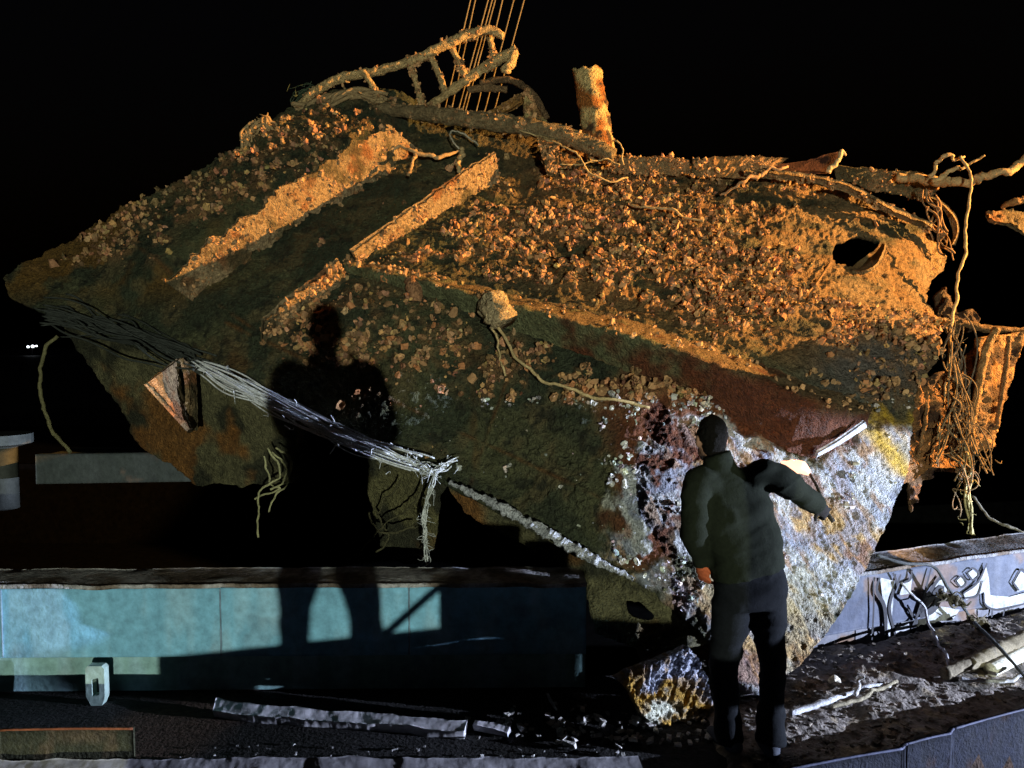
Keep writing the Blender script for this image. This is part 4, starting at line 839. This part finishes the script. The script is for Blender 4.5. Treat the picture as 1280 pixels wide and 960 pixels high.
# ================================================================== deck clutter
def mound():
    xs = np.linspace(.9, 4.6, 330); ys = np.linspace(3.35, 5.5, 220); X, Y = np.meshgrid(xs, ys, indexing='ij'); p = np.stack([X, Y, 0 * X], -1)
    back = np.interp(X, [.9, 2.4, 4.6], [4.75, 4.85, 5.75])
    Z = .03 + .10 * sstep(.9, .15, back - Y) * sstep(1.3, 2.4, X) + (fbm(p, 3, 4, 401) - .5) * .07 + (fbm(p, 12, 4, 402) - .5) * .035
    f, cid = worley(p, 22, 403); Z += np.clip(.5 - f, 0, 1) * .03 * cid
    edge = np.minimum(np.minimum(X - .9, 4.6 - X), Y - 3.35); Z -= sstep(.25, 0, edge) * .12
    Z = np.where(Y > back, -.1, Z)
    Z = np.where(Y < np.interp(X, [1.05, G(985, 962, .08).x, G(1500, 828, .08).x, 9.0], [3.2, G(985, 962, .08).y + .03, G(1500, 828, .08).y + .03, 5.5]), -.6, Z)
    V = np.stack([X, Y, Z], -1).reshape(-1, 3); k = fbm(V, 5, 5, 404)
    c = mixc(np.tile((0.24, 0.21, 0.19), (len(V), 1)), (0.09, 0.08, 0.07), sstep(.45, .6, k)); c = mixc(c, (0.36, 0.29, 0.2), sstep(.6, .7, fbm(V, 11, 3, 405)) * .7)
    o = mesh('debris', V, grid_faces(330, 220), 'ground', None, c); tag(o, 'muddy dirt and broken shell littering the deck at the right', 'debris', kind='stuff')
    return X, Y, Z
MX, MY, MZ = mound()
def chunks(name, n, area, size, label, seed, colr, z=None, stretch=1.0):
    g = np.random.default_rng(seed); parts = []; cs = []
    for k in range(n):
        x, y = area(g); zz = z if z is not None else MZ[min(max(int((x - .9) / 3.7 * 329), 0), 329), min(max(int((y - 3.35) / 2.15 * 219), 0), 219)]
        if zz < -.05: continue
        s = size * g.uniform(.4, 1.5); V, F = box_vf((0, 0, 0), (s * g.uniform(.8, 2.4) * stretch, s, s * g.uniform(.35, .9)))
        V = V * (1 + g.uniform(-.35, .35, V.shape)); rot = Matrix.Rotation(g.uniform(0, 6.28), 3, 'Z') @ Matrix.Rotation(g.uniform(-.6, .6), 3, 'X')
        parts.append((V @ np.array(rot).T + np.array([x, y, zz + s * .2]), F)); cs.append(np.tile(np.array(colr) * g.uniform(.4, 1.5), (8, 1)))
    V, F = join(parts); o = mesh(name, V, F, 'ground', None, np.concatenate(cs), smooth=False); tag(o, label, 'rubble', kind='stuff'); return o
chunks('rubble', 1500, lambda g: (g.uniform(1.2, 4.2), g.uniform(3.5, 5.3)), .014, 'loose lumps and flakes scattered on the dirt at the right', 411, (0.2, 0.17, 0.14))
chunks('rubble', 170, lambda g: (g.normal(.55, .35), g.normal(3.95, .12)), .02, 'broken crust fallen round the foot of the torn plate', 412, (0.4, 0.38, 0.36), z=.015)
chunks('rubble', 60, lambda g: (g.uniform(-1.8, .6), g.uniform(3.55, 3.78)), .010, 'crumbs of crust along the near edge of the deck', 413, (0.35, 0.34, 0.34), z=.012)
string('pole', [G(988, 892, .1), G(1060, 868, .1), G(1086, 858, .12), (G(1112, 857, .1))], [.016, .018, .016, .012], (0.5, 0.5, 0.52), 'pale bent pole lying on the dirt beside the worker', 'pole', seg=8)
string('stick', [G(1068, 868, .12), G(1074, 852, .16), G(1080, 846, .2)], [.012, .012, .008], (0.5, 0.48, 0.46), 'short pale stick poking up next to the bent pole', 'stick', seg=6)
string('stick', [G(1040, 884, .08), G(1080, 870, .1), G(1122, 852, .12)], [.01, .014, .01], (0.3, 0.26, 0.18), 'brown twig lying along the bent pole', 'stick', seg=6)
string('log', [G(1180, 842, .12), G(1230, 822, .14), G(1300, 788, .18)], [.035, .045, .05], (0.20, 0.17, 0.12), 'long muddy timber lying against the foot of the graffitied coaming', 'log', seg=10, n=40)
string('pipe', [G(1238, 838, .1), G(1300, 806, .12)], .042, (0.62, 0.6, 0.5), 'short white pipe end lying in the debris at the right edge', 'pipe', seg=14, n=12, rough=.06)
string('shell', [G(1036, 852, .1), G(1044, 848, .13), G(1050, 854, .1)], [.012, .02, .01], (0.6, 0.55, 0.45), 'single pale mussel shell on the dirt near the coaming foot', 'shell', seg=7)
string('hose', [onface(1096, 694, .06), onface(1130, 704, .1), onface(1166, 708, .12), onface(1186, 736, .12), onface(1206, 762, .12), onface(1216, 776, .15), G(1246, 806, .22), G(1290, 856, .12)], .011, (0.07, 0.075, 0.08), 'dark hose drooping over the graffitied coaming to the deck', 'hose', seg=7, n=80)
strands('rag', [onface(1176, 742, .1), onface(1190, 748, .13), onface(1202, 754, .12)], 16, .022, .009, (0.10, 0.09, 0.07), 'clump of weed caught on the upper part of the dark hose', 'weed', 421, .03, frays=20)
strands('rag', [onface(1214, 774, .14), onface(1226, 780, .16), onface(1234, 786, .16)], 14, .018, .009, (0.10, 0.085, 0.06), 'clump of weed caught on the lower part of the dark hose', 'weed', 422, .03, frays=20)
string('rope', [onface(1126, 728, .05), onface(1146, 748, .08), onface(1164, 780, .1), G(1184, 830, .14), G(1196, 842, .1)], .009, (0.42, 0.42, 0.44), 'thin grey rope slanting down across the graffiti', 'rope', seg=6, n=40)
string('rope', [G(1200, 848, .1), G(1250, 852, .1), G(1274, 846, .12), G(1290, 836, .12)], .012, (0.4, 0.4, 0.42), 'grey rope curving over the dirt below the white pipe', 'rope', seg=6, n=30)
o = loft('crushed_can', [[(1246, 866, 4.5), (1256, 872, 4.48), (1262, 880, 4.46)], [(1254, 858, 4.5), (1264, 866, 4.48), (1266, 876, 4.46)]], 'white', None, 12, 6, .03, lambda V: (fbm(V, 30, 3, 4) - .5) * .03); tag(o, 'crushed pale scrap lying on the dirt near the right edge', 'scrap')
# kerb plates on the camera's side of the deck
kb = empty('kerb_plate', (2, 3.4, 0)); tag(kb, 'blue edged rusty steel kerb along the lower right corner', 'kerb')
def kerb(parent, pts, z, colf, rimc):
    g = [G(x, y, z) for x, y in pts]
    for i in range(len(g) - 1):
        a, b = g[i].to_2d(), g[i + 1].to_2d(); slab('kerb_face', a, b, z - .4, z, 'rust', parent, colf, thick=.02, nu=80, nv=10, wob=.01, seed=31 + i)
        t = tube('kerb_rim', [Vector((a.x, a.y, z)), Vector(((a.x + b.x) / 2, (a.y + b.y) / 2, z + .004)), Vector((b.x, b.y, z))], .006, 'paint', parent, rimc, seg=8, n=30, rough=.25)
kerb(kb, [(985, 962), (1128, 936), (1134, 930), (1188, 917), (1192, 911), (1300, 882), (1500, 828)], .08, paint_col(431, (0.009, 0.011, 0.022), .33, (.014, .015, .022), (.03, .012, .006)), (0.06, 0.065, 0.11))
kl = empty('kerb_plate', (-2, 3.4, 0)); tag(kl, 'dark olive steel kerb with a rusty rim in the lower left corner', 'kerb')
kerb(kl, [(-200, 916), (0, 913), (166, 911)], .2, paint_col(433, (0.035, 0.035, 0.02), .1, (.05, .05, .03)), (0.22, 0.07, 0.03))
o = loft('timber_kerb', [[(x, 985, gdepth(985, .04)) for x in (-40, 200, 400, 640, 815)], [(x, 947 + max(0, 400 - x) * .008, gdepth(950, .09)) for x in (-40, 200, 400, 640, 800)]], 'concrete', None, 420, 16, .09, lambda V: (fbm(V, 5, 5, 19, .55) - .5) * .03, (0.26, 0.25, 0.27), rag=.05); tag(o, 'rough pale concrete kerb along the bottom edge of the picture', 'kerb')  # concrete strip raised above the deck to catch the cold light
# pale bars added for the strip of cold light on the left foreground deck
for pts, w_, lab in (([(266, 886), (300, 892), (420, 902), (580, 914)], .05, 'long pale bar added for the strip of cold light on the deck in front of the coaming'), ([(590, 908), (634, 914)], .03, 'short pale bar added next to the long light strip')):
    g = [G(x, y, .05) for x, y in pts]
    o = loft('flat_bar', [[(x, y, gdepth(y, .05)) for x, y in pts], [(x + 4, y - 14 * w_ / .05, gdepth(y - 14 * w_ / .05, .07)) for x, y in pts]], 'concrete', None, 160, 8, .05, lambda V: (fbm(V, 6, 5, 9, .55) - .5) * .028, (0.56, 0.54, 0.58), rag=.04); tag(o, lab, 'light strip')
for (x, y), lab in (((644, 816), 'upper of two thin pale slivers in the dark under the hull'), ((687, 878), 'lower of two thin pale slivers in the dark under the hull')):
    d = gdepth(y, .0) * .92
    o = loft('sliver', [[(x - 4, y - 10, d), (x, y, d), (x + 8, y + 10, d)], [(x - 1, y - 10, d), (x + 4, y, d), (x + 10, y + 10, d)]], 'white', None, 14, 4, .015, lambda V: (fbm(V, 30, 3, 4) - .5) * .02); tag(o, lab, 'scrap')

# ================================================================== people
def ellipsoid_vf(c, r, rot=None, nu=18, nv=12):
    th = np.linspace(0, 2 * math.pi, nu, endpoint=False); ph = np.linspace(0, math.pi, nv + 1)[1:-1]
    V = np.stack([np.outer(np.sin(ph), np.cos(th)), np.outer(np.sin(ph), np.sin(th)), np.outer(np.cos(ph), np.ones(nu))], -1).reshape(-1, 3)
    V = np.concatenate([V, [[0, 0, 1], [0, 0, -1]]]); n = nv - 1
    F = grid_faces(n, nu, wrap=True).tolist() + [[n * nu, i, (i + 1) % nu] for i in range(nu)] + [[n * nu + 1, (n - 1) * nu + (i + 1) % nu, (n - 1) * nu + i] for i in range(nu)]
    V = V * np.array(r)
    if rot is not None: V = V @ np.array(rot).T
    return V + np.array(tuple(c)), F
def rings_vf(rings, right, seg=24):
    # rings: (centre, half width, half depth); right: unit vector across the body
    rt = Vector(right).normalized(); V = []; th = np.linspace(0, 2 * math.pi, seg, endpoint=False)
    C = np.array([tuple(r[0]) for r in rings]); n = 24; cc = catmull(C, n)
    s = np.linspace(0, 1, len(rings)); hw = np.interp(np.linspace(0, 1, n), s, [r[1] for r in rings]); hd = np.interp(np.linspace(0, 1, n), s, [r[2] for r in rings])
    t = np.gradient(cc, axis=0); t /= np.linalg.norm(t, axis=1)[:, None]
    f = np.cross(t, np.array(rt)); f /= np.linalg.norm(f, axis=1)[:, None]; r = np.cross(f, t)
    ce, se = np.cos(th), np.sin(th); ce = np.sign(ce) * abs(ce) ** .8; se = np.sign(se) * abs(se) ** .8
    V = cc[:, None] + hw[:, None, None] * ce[None, :, None] * r[:, None] + hd[:, None, None] * se[None, :, None] * f[:, None]
    F = grid_faces(n, seg, wrap=True).tolist() + [list(range(seg)), list(range((n - 1) * seg, n * seg))[::-1]]
    return V.reshape(-1, 3), F
def blob(name, parts, mat, parent, voxel, smooth, col=None, wr=None):
    V, F = join(parts); me = bpy.data.meshes.new(name + '_src'); me.from_pydata(V.tolist(), [], F); me.update()
    import bmesh
    bm = bmesh.new(); bm.from_mesh(me); bmesh.ops.recalc_face_normals(bm, faces=bm.faces); bm.to_mesh(me); bm.free()
    o = bpy.data.objects.new(name + '_src', me); COL.objects.link(o)
    m = o.modifiers.new('r', 'REMESH'); m.mode = 'VOXEL'; m.voxel_size = voxel
    m = o.modifiers.new('s', 'SMOOTH'); m.iterations = smooth; m.factor = .5
    dg = bpy.context.evaluated_depsgraph_get(); ev = o.evaluated_get(dg).to_mesh()
    nv = len(ev.vertices); co = np.empty(nv * 3); ev.vertices.foreach_get('co', co); co = co.reshape(-1, 3)
    no = np.empty(nv * 3); ev.vertices.foreach_get('normal', no); no = no.reshape(-1, 3)
    fs = [list(p.vertices) for p in ev.polygons]; o.evaluated_get(dg).to_mesh_clear(); bpy.data.objects.remove(o)
    if wr is not None: co = co + no * wr(co)[:, None]
    c = np.tile(col, (nv, 1)) * (.9 + .2 * fbm(co, 6, 3, 3))[:, None] if col is not None else None
    return mesh(name, co, fs, mat, parent, c)
def hand_parts(wrist, d, palm_n, curl, scale=1.0, side=1):
    # wrist point, pointing direction, palm normal; five unequal fingers with two bends
    d = Vector(d).normalized(); n = Vector(palm_n); n = (n - d * n.dot(d)).normalized(); s = d.cross(n) * side
    w = Vector(wrist); k = scale; parts = []
    rot = Matrix((s, d, n)).transposed()
    parts.append(ellipsoid_vf(w + d * .048 * k, (.040 * k, .055 * k, .019 * k), np.array(rot)))
    for i, (o, L) in enumerate(((-.030, .066), (-.010, .078), (.010, .074), (.029, .058))):
        b0 = w + d * .085 * k + s * o * k; b1 = b0 + (d * math.cos(curl * .6) + n * math.sin(curl * .6)) * L * .5 * k
        b2 = b1 + (d * math.cos(curl * 1.4) + n * math.sin(curl * 1.4)) * L * .32 * k; b3 = b2 + (d * math.cos(curl * 2.0) + n * math.sin(curl * 2.0)) * L * .25 * k
        parts.append(tube_vf([b0, b1, b2, b3], [.0095 * k, .009 * k, .0085 * k, .007 * k], seg=8, n=12))
    t0 = w + d * .025 * k - s * .032 * k; t1 = t0 + (d * .6 - s * .6 + n * .3).normalized() * .04 * k; t2 = t1 + (d * .85 - s * .1 + n * .5).normalized() * .034 * k
    parts.append(tube_vf([t0, t1, t2], [.012 * k, .0105 * k, .008 * k], seg=8, n=10))
    return parts
def make_person(name, J, label, jc, tc, hairc, curl=(.5, .9), glove=None):
    V_ = lambda k: Vector(J[k]); base = (V_('ankL') + V_('ankR')) / 2; base.z = J['floor']
    root = empty(name, base); tag(root, label, 'person')
    rt = Vector(J['right']).normalized(); fw = Vector((-rt.y, rt.x, 0)).normalized() if J.get('face') is None else Vector(J['face']).normalized()
    up = Vector((0, 0, 1)); hd = V_('head')
    hr = Matrix((rt, fw, up)).transposed()
    loc = lambda x, y, z: hd + rt * x + fw * y + up * z
    # body under the clothes: one surface
    parts = [ellipsoid_vf(hd, (.074, .094, .112), np.array(hr)), ellipsoid_vf(loc(0, .03, -.06), (.056, .07, .065), np.array(hr)),
             tube_vf([loc(0, .092, .01), loc(0, .115, -.012), loc(0, .1, -.03)], [.009, .014, .012], seg=8, n=8),
             ellipsoid_vf(loc(.077, -.005, -.01), (.01, .02, .032), np.array(hr)), ellipsoid_vf(loc(-.077, -.005, -.01), (.01, .02, .032), np.array(hr)),
             tube_vf([loc(-.024, .095, -.058), loc(0, .102, -.058), loc(.024, .095, -.058)], [.005, .008, .005], seg=6, n=8),
             tube_vf([hd - up * .05 - fw * .01, V_('neck'), V_('chest')], [.055, .052, .06], seg=14, n=12),
             rings_vf([(V_('neck') - up * .05, .06, .06), (V_('chest') - up * .03, .15, .08), (V_('waist'), .14, .09), (V_('hip') + up * .06, .14, .08)], rt)]
    for s in 'LR':
        parts.append(tube_vf([V_('chest').lerp(V_('sh' + s), .5) - up * .05, V_('sh' + s) - up * .02, V_('el' + s), V_('wr' + s)], [.04, .042, .036, .028], seg=12, n=24))
        parts.append(tube_vf([V_('hip') + rt * (.08 if s == 'R' else -.08) + up * .04, V_('kn' + s), V_('ank' + s)], [.06, .045, .036], seg=12, n=20))
        hp = hand_parts(V_('wr' + s) - V_('hd' + s).normalized() * .005, V_('hd' + s), V_('pn' + s), curl[0 if s == 'L' else 1], 1.0, 1 if s == 'R' else -1)
        if glove: blob('glove', hp +  [tube_vf([V_('wr' + s) - V_('hd' + s).normalized() * .05, V_('wr' + s) + V_('hd' + s).normalized() * .02], [.036, .032], seg=12, n=6)], 'cloth', root, .005, 3, glove[s])
        else: parts += hp
    blob('body', parts, 'skin', root, .0075, 4)
    for sx_ in (-.031, .031): V, F = ellipsoid_vf(loc(sx_, .083, .002), (.013, .008, .009), np.array(hr), 10, 8); mesh('eye', V, F, 'white', root)
    hv = [ellipsoid_vf(loc(0, -.012, .022), (.077, .095, .108), np.array(hr)), ellipsoid_vf(loc(0, -.045, -.03), (.062, .056, .075), np.array(hr))]
    blob('hair', hv, 'hair', root, .009, 3, wr=lambda c: (fbm(c, 60, 3, 2) - .5) * .016)
    up_t = (V_('neck') - V_('chest')).normalized()
    jk = [rings_vf([(V_('neck') + up_t * .04, .066, .07), (V_('neck'), .085, .08), (V_('neck').lerp(V_('chest'), .4), .165, .105), (V_('chest'), .20, .13), (V_('chest').lerp(V_('waist'), .6), .19, .13), (V_('waist'), .185, .125), (V_('hem'), .19, .13)], rt)]
    for s in 'LR': jk.append(tube_vf([V_('chest').lerp(V_('sh' + s), .55) + up * .02, V_('sh' + s), V_('el' + s), V_('wr' + s)], [.08, .078, .062, .05], seg=16, n=30))
    def crease(c):
        q = np.stack([c[:, 0] * .8 + c[:, 2] * .5, c[:, 1] * .8, c[:, 2] * 2.4 - c[:, 0] * .8], -1)
        return (fbm(q, 3, 3, 7) - .5) * .05 + np.clip(1 - np.abs(fbm(q, 4.2, 2, 9) - .5) * 12, 0, 1) * .006
    blob('jacket', jk, 'cloth', root, .011, 6, jc, crease)
    tr = [rings_vf([(V_('hem') + up * .06, .165, .11), (V_('hip'), .175, .12), (V_('hip') - up * .09, .165, .115)], rt)]
    for s, sg in (('L', -1), ('R', 1)):
        h = V_('hip') + rt * .082 * sg - up * .03; k = V_('kn' + s)
        tr.append(tube_vf([h, h.lerp(k, .5), k, k.lerp(V_('ank' + s), .6), V_('ank' + s) + up * .02], [.098, .090, .074, .068, .074], seg=16, n=30))
    blob('trousers', tr, 'cloth', root, .011, 5, tc, crease)
    for s in 'LR':
        a = V_('ank' + s); f = (fw + rt * (.15 if s == 'R' else -.15)).normalized(); z0 = J['floor']
        toe = Vector((a.x, a.y, z0)) + f * .15
        sh = [tube_vf([a + up * .04, Vector((a.x, a.y, z0 + .05))], [.05, .056], seg=14, n=8), ellipsoid_vf(Vector((a.x, a.y, z0 + .045)) - f * .03, (.044, .06, .043), np.array(Matrix((rt, f, up)).transposed())),
              ellipsoid_vf(Vector((a.x, a.y, z0 + .038)) + f * .09, (.047, .12, .038), np.array(Matrix((rt, f, up)).transposed()))]
        blob('shoe', sh, 'cloth', root, .008, 3, (0.05, 0.055, 0.07))
        # sole
    return root
wd = 3.74
J = dict(floor=0.0, right=(1, .12, 0), face=(-.12, 1, -.1), head=P(889, 549, wd + .10), neck=P(899, 578, wd + .05), chest=P(915, 622, wd + .02), waist=P(928, 682, wd), hem=P(935, 716, wd), hip=P(936, 734, wd),
         shL=P(874, 606, wd), elL=P(869, 664, wd - .05), wrL=P(877, 706, wd + .03), hdL=(.25, .35, -1), pnL=(.6, .6, 0),
         shR=P(954, 592, wd + .02), elR=P(990, 610, wd + .05), wrR=P(1022, 632, wd + .20), hdR=(.75, .35, -.6), pnR=(-.4, .8, .1),
         knL=P(905, 842, wd + .03), ankL=P(912, 932, wd - .0), knR=P(966, 840, wd + .03), ankR=P(962, 934, wd - .05))
worker = make_person('person', J, 'person in a dark olive jacket and trousers cutting the hull, seen from behind', (0.010, 0.0125, 0.0075), (0.006, 0.007, 0.009), None, (.6, 1.0), glove=dict(L=(0.42, 0.10, 0.04), R=(0.02, 0.018, 0.018)))  # red-orange glow on the left hand is put into its glove colour
# cutting torch in the right hand
tp = empty('cutting_torch', P(1030, 640, wd + .16)); tag(tp, 'cutting torch with a glowing tip in the right hand of the person', 'torch')
tip = P(1012, 592, wd + .5)
tube('torch_pipe', [P(1042, 652, wd + .26), P(1032, 638, wd + .30), P(1022, 610, wd + .40), tip], [.013, .011, .009, .007], 'rust', tp, (0.05, 0.04, 0.03), seg=8, n=14)
fd_ = P(976, 577, wd + .6) - tip
V, F = tube_vf([tip, tip + fd_ * .3 + Vector((0, 0, .012)), tip + fd_ * .65, tip + fd_], [.014, .042, .036, .004], seg=12, n=20, rough=.3)
mesh('flame', V, F, emit('flame', (1.0, 0.42, 0.26), 2.6), tp)
pl = bpy.data.lights.new('flame_glow', 'POINT'); pl.energy = 9; pl.color = (1, .5, .25); pl.shadow_soft_size = .03
po = bpy.data.objects.new('flame_glow', pl); COL.objects.link(po); po.location = tip + fd_ * .5 + Vector((0, .02, .03)); put(po, tp)

# the photographer and the near bulwark: behind the lens, their shadows fall on the hull
PB = -.40; PF = .45
J2 = dict(floor=PF, right=(1, 0, 0), face=(0, 1, 0), head=(.02, PB, PF + 1.62), neck=(.02, PB - .03, PF + 1.47), chest=(.02, PB - .02, PF + 1.30), waist=(.02, PB, PF + 1.05), hem=(.02, PB, PF + .88), hip=(.02, PB, PF + .9),
          shL=(-.17, PB, PF + 1.40), elL=(-.2, PB + .12, PF + 1.16), wrL=(-.10, PB + .26, PF + 1.42), hdL=(.4, .5, .7), pnL=(1, .2, 0),
          shR=(.21, PB, PF + 1.40), elR=(.24, PB + .12, PF + 1.16), wrR=(.14, PB + .26, PF + 1.42), hdR=(-.4, .5, .7), pnR=(-1, .2, 0),
          knL=(-.11, PB + .02, PF + .48), ankL=(-.12, PB, PF + .09), knR=(.17, PB + .02, PF + .48), ankR=(.18, PB, PF + .09))
make_person('person', J2, 'person holding up a phone on the near platform, only the shadow shows on the hull', (0.05, 0.05, 0.06), (0.04, 0.04, 0.05), None, (.5, .5))
V, F = join([box_vf((.2, -.55, PF - .03), (3.0, 1.5, .05)), box_vf((-1.1, -.9, .2), (.1, .1, .4)), box_vf((1.5, -.9, .2), (.1, .1, .4)), box_vf((-1.1, -.2, .2), (.1, .1, .4)), box_vf((1.5, -.2, .2), (.1, .1, .4))])
o = bevel(mesh('platform', V, F, 'rust', None, (0.12, 0.08, 0.05), smooth=False)); tag(o, 'low steel platform under the person with the phone', 'platform')
V = np.array([(x, y, z) for x, zt_ in ((-.88, .675), (.32, .80), (2.7, .86)) for y in (.28, .33) for z in (0, zt_)])
F = [[0, 1, 3, 2], [8, 10, 11, 9]] + [[k + a_ for a_ in q_] for k in (0, 4) for q_ in ([0, 4, 5, 1], [2, 3, 7, 6], [1, 5, 7, 3], [0, 2, 6, 4])]
o = tube('pole', [Vector((.10, .3, .77)), Vector((.36, .3, 1.0))], .018, 'rust', None, (.1, .1, .1), seg=8, n=8); tag(o, 'short pole leaning between the near bulwark and the shadow box', 'pole')
o = bevel(mesh('bulwark', V, F, 'rust', None, (0.12, 0.1, 0.08), smooth=False)); tag(o, 'steel bulwark in front of the near platform', 'bulwark')
V, F = join([box_vf((.66, .45, .5), (.66, .2, 1.0)), box_vf((.56, .45, 1.08), (.34, .16, .18)), box_vf((.84, .45, 1.04), (.16, .16, .12))])
o = bevel(mesh('tool_chest', V, F, 'rust', None, (0.1, 0.1, 0.1), smooth=False), .01); tag(o, 'unseen box added at the near bulwark to shade the coaming from the deck flood', 'chest')  # stacked boxes added out of view to shade the coaming's right part

tube_ = tube('davit_post', [Vector((1.58, 0, 0)), Vector((1.58, 0, .9)), Vector((1.58, 0, 1.66))], .10, 'rust', None, (0.12, 0.08, 0.05), seg=16, n=20); tag(tube_, 'unseen round steel post added to shade the right side of the worker', 'post')  # added out of view so its shadow darkens the worker's right half
def shade_at(q, x=6.0):
    t = (CF[0] - x) / (CF[0] - q[0]); return [CF[k] + (q[k] - CF[k]) * t for k in range(3)]
pin = {'a': [6, 2.82, .672], 'b': [6, 2.955, .722], 'c': [6, 2.960, .55], 'd': [6, 3.03, .55], 'e': [6, 3.03, .885]}
pts = [pin[q] if isinstance(q, str) else shade_at(q) for q in ((-2.2, 4.29, 0), (-1.5, 4.34, .0), 'a', 'b', 'c', 'd', 'e', (-.9, 4.37, .72), (-1.35, 4.36, .67), (-2.0, 4.36, .47), (-2.6, 4.35, .30), (-2.75, 4.33, .26))]
n_ = len(pts); cb = empty('control_panel', (6, pts[2][1], 0)); tag(cb, 'unseen steel blocker on a thin post, added to shade the left coaming from the cold flood', 'light blocker')  # added out of view, outline projected to block cold light from the coaming
V = np.array(pts + [[x + .03, y, z] for x, y, z in pts]); mesh('panel', V, [list(range(n_)), list(range(n_, 2 * n_))[::-1]] + [[i, (i + 1) % n_, n_ + (i + 1) % n_, n_ + i] for i in range(n_)], 'rust', cb, (.1, .1, .1), smooth=False)
tube('post', [Vector((6.02, pts[1][1], -.4)), Vector((6.02, pts[1][1], pts[1][2] + .1))], .006, 'rust', cb, (.1, .1, .1), seg=8, n=6)
# distant lamp across the water
dl = empty('shore_lamp', P(40, 433, 300)); tag(dl, 'tiny white lamp far away across the water at the left', 'lamp')
q = P(40, 433, 300); tube('post', [Vector((q.x, q.y, -1.6)), Vector((q.x, q.y, q.z - .4))], .15, 'rust', dl, (0.1, 0.1, 0.1), seg=8, n=6)
le = emit('lamp', (.85, .93, 1), 3)
for dx, r_ in ((-1.6, .6), (.3, .75), (1.8, .45)):
    V, F = ellipsoid_vf(q + Vector((dx, 0, .1 * dx)), (r_, .3, r_ * .8)); mesh('lamp_head', V, F, le, dl)
